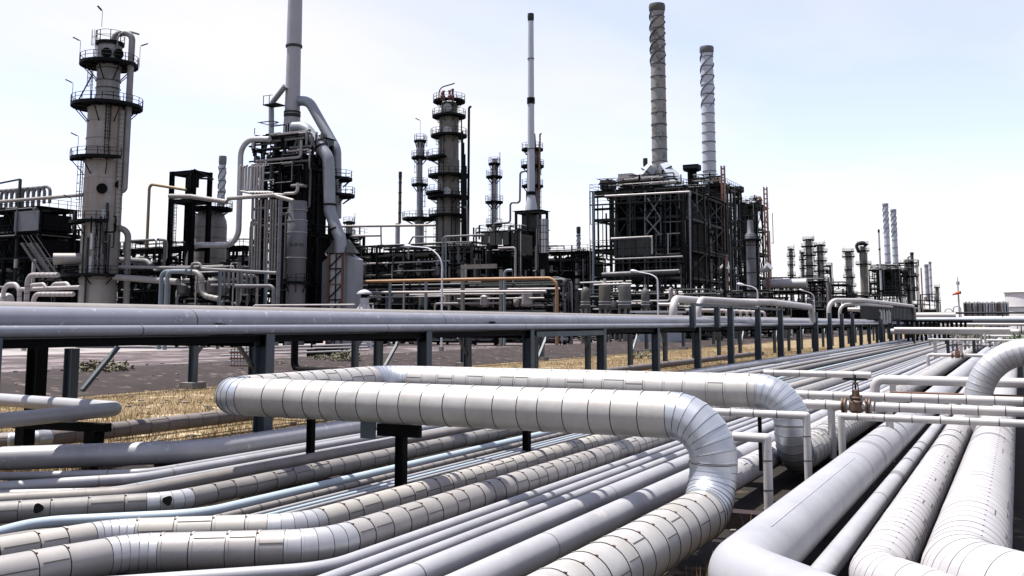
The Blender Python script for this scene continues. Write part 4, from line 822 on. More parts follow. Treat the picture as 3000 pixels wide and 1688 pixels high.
p=at_d(636,HZ,160); cx,cy=p.x,p.y; r=wid(11,160); Z=lambda y: zpx(636,y,160)
def strakes(t,cx,cy,r,z0,z1,turns,n=3,out=.16,th=.05,m='greypipe',ph=0):
    for k in range(n):
        mb=MB(); Nn=int(28*turns); pts=[]
        for i in range(Nn+1):
            a=ph+2*math.pi*(k/n+turns*i/Nn); z=z0+(z1-z0)*i/Nn; pts.append((Vector((cx+r*math.cos(a),cy+r*math.sin(a),z)),Vector((cx+(r+out)*math.cos(a),cy+(r+out)*math.sin(a),z))))
        for (a,b),(c,d) in zip(pts[:-1],pts[1:]): 
            up=Vector((0,0,th)); mb.add([a-up,b-up,d-up,c-up,a+up,b+up,d+up,c+up],[(0,1,2,3),(7,6,5,4),(0,4,5,1),(1,5,6,2),(2,6,7,3)])
        part('helical_strake',mb,m,t,False)
def chimney(label,px,D,ytop,ybot,w0,w1,m,nr,tag_='chimney',strake=None,cap=True,bandm='steel2',z0=None,ringh=.14):
    p=at_d(px,HZ,D); cx,cy=p.x,p.y; zt=zpx(px,ytop,D); zb=zpx(px,ybot,D) if z0 is None else z0; r0,r1=wid(w0,D)/2,wid(w1,D)/2
    t=thing('chimney_stack',label,'chimney',(cx,cy,0)); rf=lambda z: r0+(r1-r0)*(z-zb)/(zt-zb)
    zs=[zb+(zt-zb)*k/nr for k in range(nr+1)]
    for a,b in zip(zs[:-1],zs[1:]): part('shell_course',MB().lathe(cx,cy,[(rf(a),a),(rf(b),b)],28,caps=False),m,t)
    for k,z in enumerate(zs[1:-1]): part('ring_band',MB().lathe(cx,cy,[(rf(z)-.01,z),(rf(z)+.1,z),(rf(z)+.1,z+(ringh*1.9 if k%5==4 else ringh)),(rf(z)-.01,z+ringh)],28,caps=False),bandm,t)
    if cap: part('cap_rim',MB().lathe(cx,cy,[(r1,zt-1.3),(r1*1.14,zt-.9),(r1*1.17,zt-.2),(r1*1.1,zt+.25),(r1*.85,zt+.25),(r1*.82,zt-1)],28,caps=False),bandm,t); part('flue',MB().lathe(cx,cy,[(r1*.9,zt-.6),(.01,zt-.6)],20,caps=False),'black',t)
    if strake: strakes(t,cx,cy,r1,zt-(zt-zb)*strake,zt-1.5,1.5,3,min(.22,r1*.22),.05,'steel2',1.0)
    return t,cx,cy,rf,zt,zb
chimney('short twisted stack rising behind the dome topped vessel',636,165,462,740,20,20,'stackw',8,strake=.55,bandm='greypipe')
on_plane('pale insulated pipe draped level across the black frame',[(497,575),(560,576),(665,592)],136,14,'dull')
chimney('stub of a second flue behind the furnace tubes',738,175,462,520,16,16,'bag',2,cap=True)

# ---------------------------------------------------------------- furnace with the tall pale chimney
D=146; p=at_d(840,HZ,D); cx,cy=p.x,p.y; Z=lambda y: zpx(852,y,D); F=facing(cx,cy)
T=thing('tall_chimney','tall pale grey chimney running out of the picture, conical foot, flanged joints','chimney',(cx,cy,0))
r=wid(21.5,D); part('foot_cone',MB().lathe(cx,cy,[(wid(28,D),Z(424)),(wid(24,D),Z(345))],32),'stack',T)
for a,b in ((340,140),(138,-60),(-62,-330)): part('shell_course',MB().lathe(cx,cy,[(wid(23,D),Z(a)),(wid(21,D),Z(b))],32),'stack',T)
for y,h in ((342,.35),(332,.25),(139,.3),(-61,.3)): part('flange_ring',MB().lathe(cx,cy,[(r,Z(y)),(r*1.17,Z(y)),(r*1.17,Z(y)+h),(r,Z(y)+h)],32,caps=False),'steel2',T)
X0,X1,Y0,Y1=boxpx(756,952,D-8,.85); zl=[Z(y) for y in (836,700,580,515,432)]
t=frame('black furnace structure with conical hood, tube banks and crowded decks under the tall chimney','furnace',X0,X1,Y0,Y1,zl,4,3,'steel',.45,(0,1,2,3,4),(1,2,3),name='furnace',bseed=9)
FT=t; part('casing',MB().box((X0+2.0,Y0+1.4,.3),(X1-.5,Y1-.3,zl[3]+1.5)),'black',t,False); part('upper_casing',MB().lathe(cx,cy,[(wid(70,D),zl[3]-.2),(wid(62,D),zl[3]+2.5),(wid(30,D),zl[4]-1)],24),'black',t)
for k in range(5): part('hanger_beam',MB().bar((X0+(X1-X0)*k/4,Y0-.3,zl[3]),(X0+(X1-X0)*(k+.5 if k<4 else 3.5)/4,Y0-.3,zl[4]-.3),.35),'slate',t,False)
part('top_ring_beam',MB().box((X0-.3,Y0-.35,zl[4]-.9),(X1+.3,Y0-.1,zl[4]-.1)).box((X1+.1,Y0-.3,zl[4]-.9),(X1+.35,Y1,zl[4]-.1)),'slate',t,False)
tangle(t,(X0,Y0-2,1),(X1+1,Y0+1,zl[3]),130,('steel','steel','steel','greypipe','steel2'),(.06,.25),77); tangle(t,(X0-1,Y0-2,zl[3]-1),(X1+2,Y0+3,zl[4]),50,('steel','steel','greypipe','palepipe'),(.06,.25),78)
tangle(t,(X0-1,Y0-1,zl[4]),(X0+2.5,Y0+3,zl[4]+2.2),9,('steel','greypipe','rail'),(.05,.12),79)
# blue grey vessel with its lettering
p=at_d(864,HZ,132); vx,vy=p.x,p.y; Zv=lambda y: zpx(864,y,132); r=wid(28,132)
V=thing('furnace_vessel','blue grey upright vessel lettered in black among the furnace steelwork','vessel',(vx,vy,0))
part('shell',MB().lathe(vx,vy,[(r,.2),(r,Zv(755)),(r*1.03,Zv(754)),(r*1.03,Zv(650)),(r*.95,Zv(645)),(r*.95,Zv(590))],32),'vessel',V); rings(V,vx,vy,[Zv(y) for y in (757,683,648,618)],lambda z:r*1.03,'palepipe',.12,.06)
platform(V,vx,vy,Zv(828),r,r*1.5,-70,70,facing(vx,vy),m='steel')
tx=bpy.data.curves.new('lettering','FONT'); tx.body='B-4F-02'; tx.size=wid(14,132); tx.extrude=.02; tx.align_x='CENTER'; to=bpy.data.objects.new('tmp',tx); C.objects.link(to)
bpy.context.view_layer.update(); me=bpy.data.meshes.new_from_object(to.evaluated_get(bpy.context.evaluated_depsgraph_get())); bpy.data.objects.remove(to); me.materials.clear(); me.materials.append(M['letter'])
fv=math.radians(facing(vx,vy)); 
for v in me.vertices:                                               # wrap the letters round the shell
    an=fv+v.co.x/(r*1.03); rr_=r*1.03+.02+v.co.z; v.co=Vector((rr_*math.cos(an),rr_*math.sin(an),v.co.y+Zv(724)))
o=bpy.data.objects.new('lettering',me); link(o,V)
# tube banks
for k in range(9):
    x=705+k*8.3; on_plane(ORD[k]+' pale hairpin tube on the furnace side, from the silver grey duct',[(x+3,486+(k%2)*3),(x,486+(k%2)*3),(x-3,560),(x+30,566)],132,7.4,'palepipe',R=.35,group='hairpin tubes on the furnace side',seg=10)
for k in range(9):
    x=741+k*7.6+(6 if k>3 else 0); on_plane(ORD[k]+' long upright tube down the furnace side, from the silver grey duct',[(x+1,585),(x-4,797)],131,5.8,'dull',group='long upright tubes down the furnace side',seg=10)
on_plane('pale header pipe wrapping the furnace below the hairpin tubes',[(668,582),(806,572),(812,576),(860,589)],129,12,'tan'); on_plane('pale valve loop on the furnace header',[(806,570),(830,572),(834,568),(872,566),(872,536)],128,9,'palepipe')
on_plane('slate lattice duct standing at the furnace corner',[(822,585),(812,950)],129,12,'vessel',grounded=True,bands=1.5)
# ducts that leave the chimney
on_plane('bent grey blue duct leaving the chimney high up and passing behind',[(868,296),(905,296),(985,438),(986,560),(985,640)],150,29,'duct',R=2.4,name='flue_duct',seg=24)
o=on_plane('fat rust stained duct elbowing out of the chimney and down to the hood',[(860,375),(893,373),(962,462),(966,620),(997,700),(998,742)],140,34,'duct',R=2.2,name='flue_duct',seg=28)
for (x0,y0,x1,y1) in ((923,415,945,400),(930,429,960,415)): pass
Yd=at_d(860,375,140).y
for x,y,dx,dy in ((930,421,.62,.78),(940,434,.62,.78),(983,673,.36,.93),(966,600,0,1)):
    c=at_y(x,y,Yd); d=Vector((dx,0,-dy)); part('flange_ring',MB().tube([c-d*.12,c+d*.12],wid(19.5,140),28),'steel',o)
on_plane('grey duct with a sooty damper rising up behind the chimney',[(836,252),(814,280),(795,304),(795,412)],149,16,'duct',R=1.4,name='flue_duct',seg=16)
q=at_d(797,308,148); part('damper_platform',MB().box((q.x-.9,q.y-1,q.z-.15),(q.x+1.7,q.y+1,q.z)).bar((q.x-.8,q.y-1,q.z),(q.x-.8,q.y-1,q.z+1.3),.08).bar((q.x+.3,q.y-1,q.z),(q.x+.3,q.y-1,q.z+1.3),.08).bar((q.x-.9,q.y-1,q.z+1.25),(q.x+.9,q.y-1,q.z+1.25),.07),'steel',T,False)
tp=at_d(985,600,143); X=tp.x; platform(FT,X,tp.y,zpx(985,578,143),1.0,2.6,f=facing(X,tp.y),depth=1.2); platform(FT,X,tp.y,zpx(985,530,143),1.0,2.2,f=facing(X,tp.y),depth=1.2)
# fan hood and lattice tower under the fat duct
D=134; a=at_d(961,HZ,D); b_=at_d(1006,HZ,D); zt=zpx(985,742,D); w=b_.x-a.x; w=wid(45,D)/(math.cos(YAW)); x0,y0=a.x,a.y
t=thing('fan_inlet','tall pale inlet box with a rusty lattice front and tapering hood under the fat duct','duct',(x0+w/2,y0+w/2,0))
part('hood',MB().add([(x0-.6,y0-.4,zt),(x0+w+1,y0-.4,zt),(x0+w+1,y0+w,zt),(x0-.6,y0+w,zt),(x0+.6,y0+.3,zt+1.9),(x0+w-.3,y0+.3,zt+1.9),(x0+w-.3,y0+w-.5,zt+1.9),(x0+.6,y0+w-.5,zt+1.9)],[(3,2,1,0),(4,5,6,7),(0,1,5,4),(1,2,6,5),(2,3,7,6),(3,0,4,7)]),'panel',t,False)
part('inlet_box',MB().box((x0,y0+.1,.1),(x0+w,y0+w,zt-.02)),'panelw',t,False)
for sx in (x0-1.5,x0+w+.02): part('side_box',MB().add([(sx,y0+.4,2.0),(sx+1.5,y0+.4,2.0),(sx+1.5,y0+w,2.0),(sx,y0+w,2.0),(sx,y0+.4,zt-1.2),(sx+1.5,y0+.4,zt-.1),(sx+1.5,y0+w,zt-.1),(sx,y0+w,zt-1.2)] if sx<x0 else [(sx,y0+.4,2.0),(sx+1.6,y0+.4,3.2),(sx+1.6,y0+w,3.2),(sx,y0+w,2.0),(sx,y0+.4,zt-.1),(sx+1.6,y0+.4,zt-.9),(sx+1.6,y0+w,zt-.9),(sx,y0+w,zt-.1)],[(3,2,1,0),(4,5,6,7),(0,1,5,4),(1,2,6,5),(2,3,7,6),(3,0,4,7)]),'duct',t,False)
for x in (x0,x0+w): part('lattice_leg',MB().bar((x,y0-.1,0),(x,y0-.1,zt),.28),'rust',t,False)
nz=6
for k in range(nz):
    z0_,z1_=zt*k/nz,zt*(k+1)/nz; part('lattice_brace',MB().bar((x0,y0-.12,z0_+.1),(x0+w,y0-.12,z1_-.1),.13),'steel',t,False); part('lattice_rung',MB().bar((x0,y0-.1,z1_-.05),(x0+w,y0-.1,z1_-.05),.16),'rust' if k==3 else 'steel',t,False)
    part('lattice_bar',MB().bar((x0+w/2,y0-.08,z0_),(x0+w/2,y0-.08,z1_),.1),'steel',t,False)

for k,(a,b,D_,yt,lab) in enumerate(((330,530,188,775,'dark bank of exchangers far behind the twin blue pipes'),(520,770,192,760,'dark bank of exchangers far behind the dome topped vessel'),(-80,260,185,700,'dark bank of equipment far behind the gooseneck structure'),(870,1080,205,745,'dark bank of equipment behind the black truss deck'),(1040,1330,212,760,'dark bank of equipment behind the sooty column foot'),(1300,1530,215,740,'dark bank of equipment behind the raised cooler box'),(1500,1770,222,762,'dark bank of equipment behind the small twisted stack'))):
    module(lab,a,b,D_,(850,(850+yt)//2,yt),6,2,46,200+k,.3,(1,2),(1,2),'tall',mats=('steel','steel','steel2','greypipe'))
# ---------------------------------------------------------------- columns in the middle of the plant
def far_tower(label,px,D,secs,plats,m='towersoot',lad=True,top=None,seg=20,group=None,pipe_=None,cat='tower'):
    """secs: (y0,y1,w0,w1) from the ground up; plats: (y,rel half width px,a0,a1)"""
    p=at_d(px,HZ,D); cx,cy=p.x,p.y; F=facing(cx,cy); Z=lambda y: max(0,zpx(px,y,D)); t=thing('process_column',label,cat,(cx,cy,0),group)
    for y0,y1,w0,w1 in secs:
        part('shell',MB().lathe(cx,cy,[(wid(w0,D)/2,Z(y0)),(wid(w1,D)/2,Z(y1))],seg),m,t)
    def rad(y):
        for y0,y1,w0,w1 in secs:
            if y1<=y<=y0: return wid(w0,D)/2
        return wid(secs[-1][3],D)/2
    for q in plats:
        y,hw,a0,a1=q; platform(t,cx,cy,Z(y),rad(y)*.95,wid(hw,D),a0,a1,F,1.2,'steel',1.4)
    ys=[q[0] for q in plats]
    if lad:
        for a,b in zip([secs[0][0]-30]+ys[:-1],ys): 
            an=math.radians(F+RN.choice((-60,70,85))); rr=rad(min(a,b))*1.12; ladder(t,cx+rr*math.cos(an),cy+rr*math.sin(an),Z(a),Z(b)+1,math.degrees(an))
    for k in range(3 if lad and secs[0][2]>30 else 0):
        an=math.radians(F+RN.uniform(-40,90)); rr=rad(ys[0] if ys else secs[0][0])*1.08; part('small_line',MB().tube([(cx+rr*math.cos(an),cy+rr*math.sin(an),1),(cx+rr*math.cos(an),cy+rr*math.sin(an),Z(RN.choice(ys)))],RN.uniform(.08,.2),6),'steel2',t)
    return t,cx,cy,F,Z
D=185
t,cx,cy,F,Z=far_tower('dark sooty column with red relief valves on its crown and many ring platforms',1311,D,[(945,740,76,76),(740,640,74,74),(640,560,70,70),(560,470,66,64),(470,345,60,58),(345,302,50,46)],
  [(632,58,-180,180),(578,62,-180,180),(566,68,-130,-20),(515,61,-180,180),(463,66,-140,-10),(398,54,-180,180),(341,50,-180,180),(297,48,-180,180)])
for k,(dx,h) in enumerate(((-16,1.7),(-12,2.0),(6,2.1),(15,2.3))):
    p=at_d(1311+dx,296,D-1); part('relief_valve',MB().lathe(p.x,p.y,[(.18,p.z+.1),(.18,p.z+.4),(.36,p.z+.5),(.36,p.z+1.0),(.22,p.z+1.15),(.22,p.z+h-.3),(.32,p.z+h-.2),(.2,p.z+h)],10),'red',t)
p=at_d(1286,298,D); part('davit',MB().tube(path([(p.x,p.y,p.z),(p.x,p.y,p.z+2.6),(p.x+3.3,p.y,p.z+3.1)],1.2,5),.12,6),'steel',t)
for y in (322,388,565): 
    a=math.radians(F-8); r=wid(27,D); part('manway',MB().tube([(cx+r*math.cos(a),cy+r*math.sin(a),Z(y)),(cx+(r+.6)*math.cos(a),cy+(r+.6)*math.sin(a),Z(y))],.8,14),'panelw',t)
on_plane('black vent pipe with a rusty hook standing beside the sooty column',[(1380,313),(1374,313),(1371,760)],D+2,7,'steel',R=.4,name='vent_pipe')
for k in range(5): on_plane(ORD[k]+' dark riser pipe on the shaded flank of the sooty column',[(1352+k*3.5,350+k*34),(1353+k*3.5,880)],D-1,3.6,'steel',group='risers on the flank of the sooty column')
on_plane('pale pipe hooked over near the foot of the sooty column',[(1340,607),(1368,607),(1371,720)],D-2,6,'greypipe')
t,cx,cy,F,Z=far_tower('slim pale column with a sooty waist just beside the dark crowned column',1225,D+5,[(945,640,24,24),(640,455,17,16),(455,415,22,22)],[(641,50,-180,180),(541,24,-180,180),(462,25,-180,180),(413,18,-180,180)],'stack')
lamp_arm(t,cx,cy,Z(412),F-90,4)
far_tower('short fat drum column at the foot of the slim pale column',1205,D-8,[(945,812,30,30),(812,752,30,30),(752,745,24,24)],[(752,46,-180,180)],'bag',False,cat='vessel')
chimney('thin brown stack with a small crown ring, leftmost of the middle group',1167,D+10,507,655,9,9,'rust',5,cap=True); on_plane('pale sleeve section below the thin brown stack',[(1165,655),(1164,760)],D+10,14,'panelw',name='stack_sleeve',cat='stack sleeve')
far_tower('slim pale column standing alone between the sooty column and the slender white chimney',1447,D+8,[(945,590,16,16),(590,518,16,16),(518,465,17,15)],[(592,26,-180,180),(518,24,-180,180),(480,17,-180,180),(660,24,-180,180)],'stack')
far_tower('dark column mostly hidden behind the slender white chimney',1561,D+14,[(945,560,40,40),(560,440,34,32),(440,392,26,18)],[(545,32,-180,180),(487,34,-180,180),(438,32,-180,180)],'towersoot')
on_plane('rusty vent pipe beside the slender white chimney',[(1586,392),(1582,392),(1580,640)],D+6,5,'rust',R=.3,name='vent_pipe')
t,cx,cy,rf,zt,zb=chimney('slender white chimney with one dark collar and a flared foot',1557,D,44,572,22,17,'stackw',4,cap=True,bandm='steel2')
Z=lambda y: zpx(1557,y,D); part('collar',MB().lathe(cx,cy,[(wid(12,D),Z(303)),(wid(12,D),Z(287))],24),'steel',t); part('foot_cone',MB().lathe(cx,cy,[(wid(19,D),Z(620)),(wid(18.5,D),Z(612)),(wid(11,D),Z(570))],24),'stackw',t); part('foot_collar',MB().lathe(cx,cy,[(wid(14,D),Z(572)),(wid(14,D),Z(562))],20),'steel',t)
X0,X1,Y0,Y1=boxpx(1512,1604,D-5,.6); zl=[zpx(1557,y,D-5) for y in (800,730,675,620)]
t=frame('square steel frame carrying the slender white chimney above a dark heater box','furnace',X0,X1,Y0,Y1,zl,3,2,'steel2',.4,(1,2,3),(1,),name='furnace',bseed=12)
part('heater_box',MB().box((X0+.7,Y0+.9,.2),(X1-1,Y1-.4,zl[2])),'black',t,False); part('upper_box',MB().box((X0+1,Y0+.8,zl[2]+.2),(X1-2,Y1-.6,zl[3]-.6)),'panel',t,False); tangle(t,(X0-1,Y0-1.5,1),(X1,Y0+.8,zl[2]),34,seed=41)
p=at_d(1589,HZ,D-9); zz=[zpx(1589,y,D-9) for y in (742,640)]
t=thing('ribbed_casing','pale ribbed casing tower standing against the chimney frame','casing',(p.x,p.y,0)); w=wid(24,D-9)
for k in range(3):
    for j in range(5): part('casing_panel',MB().box((p.x-w/2+k*w/3+.05,p.y,zz[0]+(zz[1]-zz[0])*j/5+.06),(p.x-w/2+(k+1)*w/3-.05,p.y+w,zz[0]+(zz[1]-zz[0])*(j+1)/5-.06)),'panelw' if k else 'panel',t,False)
part('core',MB().box((p.x-w/2+.06,p.y+.12,0),(p.x+w/2-.06,p.y+w-.1,zz[1]-.1)),'steel',t,False)
on_plane('white pipe stepping up to the slender chimney over the coolers',[(1446,690),(1446,655),(1495,652),(1495,594),(1523,594),(1524,505),(1545,500)],D-8,6,'greypipe',R=.5)
# cooler boxes and decks below
X0,X1,Y0,Y1=boxpx(1414,1558,D-22,1.6); zl=[zpx(1480,y,D-22) for y in (815,745,682)]
t=frame('dark panelled air cooler box raised on legs before the slender chimney','cooler',X0,X1,Y0,Y1,zl,3,3,'steel',.45,(0,),(0,2),name='air_cooler',bseed=14)
for k in range(7): part('casing_panel',MB().box((X1+.1,Y0+(Y1-Y0)*k/7+.08,zl[1]+.1),(X1+.3,Y0+(Y1-Y0)*(k+1)/7-.08,zl[2]-.1)),'panel',t,False)
for k in range(4): part('casing_panel',MB().box((X0+(X1-X0)*k/4+.08,Y0-.3,zl[1]+1.4),(X0+(X1-X0)*(k+1)/4-.08,Y0-.1,zl[2]-.1)),'panel',t,False)
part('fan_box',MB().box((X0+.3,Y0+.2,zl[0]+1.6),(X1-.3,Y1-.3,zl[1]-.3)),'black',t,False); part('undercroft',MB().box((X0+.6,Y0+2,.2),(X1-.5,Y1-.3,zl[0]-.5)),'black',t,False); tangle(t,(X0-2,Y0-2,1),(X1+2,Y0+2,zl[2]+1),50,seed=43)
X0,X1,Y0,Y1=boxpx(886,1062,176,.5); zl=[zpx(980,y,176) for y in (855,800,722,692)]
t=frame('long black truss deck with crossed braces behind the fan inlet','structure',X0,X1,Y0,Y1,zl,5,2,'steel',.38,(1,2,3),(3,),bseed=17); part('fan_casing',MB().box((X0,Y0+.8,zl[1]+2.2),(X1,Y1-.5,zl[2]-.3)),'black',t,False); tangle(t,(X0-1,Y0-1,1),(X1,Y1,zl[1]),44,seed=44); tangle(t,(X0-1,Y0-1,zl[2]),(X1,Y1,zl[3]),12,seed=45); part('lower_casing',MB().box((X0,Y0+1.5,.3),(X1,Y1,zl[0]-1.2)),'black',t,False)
part('cross_brace',MB().bar((X1-6,Y0-.4,zl[1]),(X1-1,Y0-.4,zl[2]),.18).bar((X1-1,Y0-.45,zl[1]),(X1-6,Y0-.45,zl[2]),.18),'panelw',t,False)
for k in range(14): part('fan_cone',MB().lathe(X0+(X1-X0)*(k+.5)/14,Y0+1,[(.35,zl[1]+.4),(.9,zl[1]+2.1)],10),'palepipe',t)
far_tower('stubby far column peeping over the truss deck behind the fat duct',1017,230,[(945,700,26,26),(700,648,20,18)],[(652,18,-180,180),(690,20,-180,180)],'towergrey')
on_plane('long pale pipe level between the fat duct and the sooty column',[(905,665),(1275,660)],180,7,'tan'); on_plane('long white pipe below it on short stub posts',[(905,694),(1115,690)],178,7,'palepipe')
for k in range(4): on_plane(ORD[k]+' thin stub post of the long pale pipes, from the fat duct',[(930+k*62,664),(931+k*62,722)],179,4,'steel2',group='stub posts of the long pale pipes')
module('dense pipe decks in front of the sooty column foot',1040,1420,168,(885,815,745),7,2,170,51,.22,(0,2),(0,2))
module('crowded pipework below and behind the orange pipe',1050,1640,150,(905,855),8,2,150,52,.08,(),(),False)
module('dark pipework between the middle columns and the twin stack heater',1600,1745,200,(880,810,740),4,2,50,53,.5,(2,),(1,2))
chimney('small twisted stack peeping beside the twin stack heater',1697,215,668,760,11,11,'stackw',4,strake=.9); far_tower('drum on legs below the small twisted stack',1705,205,[(945,750,36,36),(750,745,30,20)],[(748,30,-180,180)],'vessel',False,cat='vessel')
p=at_d(1120,HZ,150)
for k in range(2):
    a=at_d(1190+k*10,802,150); b=at_d(1075+k*10,938,150); mb=MB(); n=Vector((0,1,0))
    for s in (0,1): mb.bar(a+n*s,b+n*s,.1,.28); mb.bar(a+n*s+Vector((0,0,1.1)),b+n*s+Vector((0,0,1.1)),.07)
    for q in range(26): c=a.lerp(b,q/26); mb.bar(c,c+n,.28,.05)
    if k==0: solo('stairway',mb,'steel','black stairway descending toward the white mushroom vent','stairs',smooth=False)
# orange pipe on posts and its neighbours
on_plane('long orange rust coloured pipe on posts, bending down at its end',[(1035,826),(1418,818),(1631,815),(1631,950)],138,9,'orange',R=1.2,grounded=True)
PG='posts beneath the orange pipe'
for k,(x,m) in enumerate(((1141,'bluepipe'),(1247,'bluepipe'),(1355,'concrete'),(1468,'concrete'),(1590,'concrete'))):
    q=at_d(x,HZ,137); z=zpx(x,826 if m=='bluepipe' else 790,137); solo('post',MB().bar((q.x,q.y,0),(q.x,q.y,z),.42 if m=='concrete' else .3),m,('slate post under the orange pipe nearest its start','slate post under the orange pipe behind the tall lamp','concrete post before the black stairway crossing the orange pipe','concrete post beside the grey bent pipe','last post before the orange pipe turns down')[k],'post',PG,False)
q0=at_d(1355,HZ,137.5); q1=at_d(1470,HZ,137.5); z=zpx(1400,788,137); solo('concrete_beam',MB().box((q0.x-.3,q0.y-.1,z),(q1.x+.3,q0.y+.5,z+.6)),'concrete','weathered concrete beam joining two posts above the orange pipe','beam',smooth=False)
for k,(y,x0,x1,w) in enumerate(((858,1048,1600,8),(850,1290,1640,6),(864,1200,1560,5),(872,1050,1300,4),(843,1400,1600,4))): on_plane(ORD[k]+' pale level pipe among those behind the orange pipe posts',[(x0,y),(x1,y-4)],141+k,w,'palepipe',group='pale level pipes behind the orange pipe posts')
on_plane('grey pipe rising to a bend beside the concrete post',[(1500,792),(1478,792),(1478,950)],135,8,'bluepipe',grounded=True)
for k in range(5): on_plane(ORD[k]+' grey upright pipe counted from the orange bend',[(1620+k*2,813+k*2),(1641+k*8,813+k*2),(1641+k*8,950)],138.5+k*.2,(4,4,5,4,9)[k],'greypipe',grounded=True,group='upright pipes beside the orange bend')
on_plane('tall slim white pipe frame beside the lamp, first upright',[(1420,688),(1298,694),(1296,880)],150,6,'greypipe',R=.6); on_plane('second slim upright pipe hanging in the white pipe frame',[(1306,694),(1306,820)],151,5,'bluepipe'); on_plane('curved grey pipe arching above the lamp head',[(1275,694),(1210,694),(1197,716),(1197,760)],155,5,'greypipe')
# mushroom vent, white step rail
q=at_d(1066,HZ,125); zv=lambda y: zpx(1066,y,125); t=thing('mushroom_vent','white mushroom capped vent with a dark grille near the fan inlet','vent',(q.x,q.y,0))
part('drum',MB().lathe(q.x,q.y,[(.55,0),(.6,zv(873))],18),'panelw',t); part('grille',MB().lathe(q.x,q.y,[(.42,zv(873)),(.42,zv(860))],12),'black',t); part('cap',MB().lathe(q.x,q.y,[(.95,zv(862)),(.9,zv(857)),(.5,zv(851)),(.05,zv(848))],18),'panelw',t); part('base_drum',MB().lathe(q.x,q.y,[(.95,0),(.95,zv(905)),(.6,zv(895))],18),'panelw',t)
q=at_d(1066,HZ,116); mb=MB(); 
for s in (-1.0,1.0): mb.bar((q.x+s*.8-.2*s,q.y,zpx(1066,893,116)),(q.x+s*1.1,q.y,0),.16); mb.bar((q.x+s*.8-.2*s,q.y+.9,zpx(1066,893,116)),(q.x+s*1.1,q.y+.9,0),.16)
for k in range(4): mb.box((q.x-1,q.y-.1,.9+k*.75),(q.x+1,q.y+1.0,1.0+k*.75))
solo('step_stile',mb,'panelw','white steel step stile in front of the mushroom vent','steps',smooth=False)
# street lamps
def lamp(label,px,D,pts):
    q=at_d(px,HZ,D); Y=q.y; P=[Vector((at_y(*pts[0],Y).x,Y,0))]+[at_y(x,y,Y) for x,y in pts[1:]]; P[1].x=P[0].x
    t=thing('street_lamp',label,'street lamp',P[0],'white swan neck lamps'); pp=path(P,2.6,7); n=len(pp)
    part('pole',MB().tube(pp,[.11-.05*i/(n-1) for i in range(n)],10),'lampwhite',t); e=pp[-1]; d=(pp[-1]-pp[-2]).normalized()
    part('lamp_head',MB().tube([e-d*.1,e+d*.15,e+d*.7,e+d*.95],[.07,.2,.22,.08],10),'lampwhite',t); part('foot',MB().box((P[0].x-.2,Y-.2,0),(P[0].x+.2,Y+.2,.5)),'concrete',t,False)
lamp('tall white swan neck lamp in front of the sooty column',1294,112,[(1294,945),(1292,760),(1262,727),(1204,722)])
lamp('white swan neck lamp in front of the twin stack heater drums',1929,118,[(1929,945),(1926,815),(1905,803),(1868,797)])
lamp('smaller white lamp arching above the nearest rack loop',2222,140,[(2222,945),(2220,850),(2205,840),(2178,835)])
lamp('smallest white lamp, beyond the rack loop near the far columns',2388,200,[(2388,945),(2386,868),(2375,858),(2354,852)])

# ---------------------------------------------------------------- twin stack heaters on the right
def heater(label,x0,x1,D,ys,depth,nx,seed,group=None):
    p=at_d(x0,HZ,D); Y0=p.y; X0=p.x; X1=at_y(x1,HZ,Y0).x; Y1=Y0+depth; zl=[zpx((x0+x1)/2,y,D*1.01) for y in ys]
    t=frame(label,'furnace',X0,X1,Y0,Y1,zl,nx,3,'steel2',.42,(0,2,len(ys)-1),(2,len(ys)-1),name='heater_structure',bseed=seed,group=group)
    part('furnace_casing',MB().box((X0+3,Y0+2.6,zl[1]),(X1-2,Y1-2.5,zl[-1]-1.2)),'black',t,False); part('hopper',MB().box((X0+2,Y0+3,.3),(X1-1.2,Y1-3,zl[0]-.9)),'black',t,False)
    tangle(t,(X0,Y0-.6,.5),(X1,Y0+2.4,zl[1]),60,('steel','steel2','greypipe'),(.07,.24),seed); tangle(t,(X0,Y0-.4,zl[1]),(X1,Y0+2.4,zl[-1]),40,('steel','steel','steel2'),(.06,.2),seed+1); tangle(t,(X0+.5,Y0,zl[-1]),(X1-.5,Y0+5,zl[-1]+2.4),34,('steel','greypipe','palepipe','rail'),(.05,.16),seed+2)
    tangle(t,(X0-.4,Y0-1.1,2),(X1+.4,Y0-.3,zl[-1]),24,('slate','slate','steel2','steel','greypipe'),(.045,.11),seed+5,hb=.55); tangle(t,(X1+.3,Y0-.5,2),(X1+1.3,Y1,zl[-1]),26,('slate','steel2','steel','steel'),(.05,.16),seed+6,hb=.2)
    R=random.Random(seed)
    for k in range(nx): x=R.uniform(X0,X1); z=R.uniform(3,zl[-1]-5); part('fine_strut',MB().bar((x,Y0-.9,z),(x,Y0-.9,min(zl[-1],z+R.uniform(4,14))),.13),R.choice(('slate','steel2')),t,False)
    for z0_,z1_ in list(zip(zl[:-1],zl[1:]))[1::2]:
        h=(z0_+z1_)/2; part('catwalk',MB().box((X0-.2,Y0-1.5,h-.12),(X1+.2,Y0-.2,h)).bar((X0-.2,Y0-1.45,h+1.1),(X1+.2,Y0-1.45,h+1.1),.07).bar((X0-.2,Y0-1.45,h+.55),(X1+.2,Y0-1.45,h+.55),.05),'steel2',t,False)
    return t,X0,X1,Y0,Y1,zl
D=172
t,X0,X1,Y0,Y1,zl=heater('broad black heater structure beneath the peeling stack and the white stack',1742,2006,D,(868,815,735,645,566),26,6,61); HX=(X0,X1,Y0,Y1,zl)
q=at_y(1880,795,Y0-.5); part('front_panel',MB().box((at_y(1803,800,Y0).x,Y0-.6,zpx(1860,752,D)),(at_y(1912,800,Y0).x,Y0-.3,zpx(1860,697,D))),'panel',t,False)
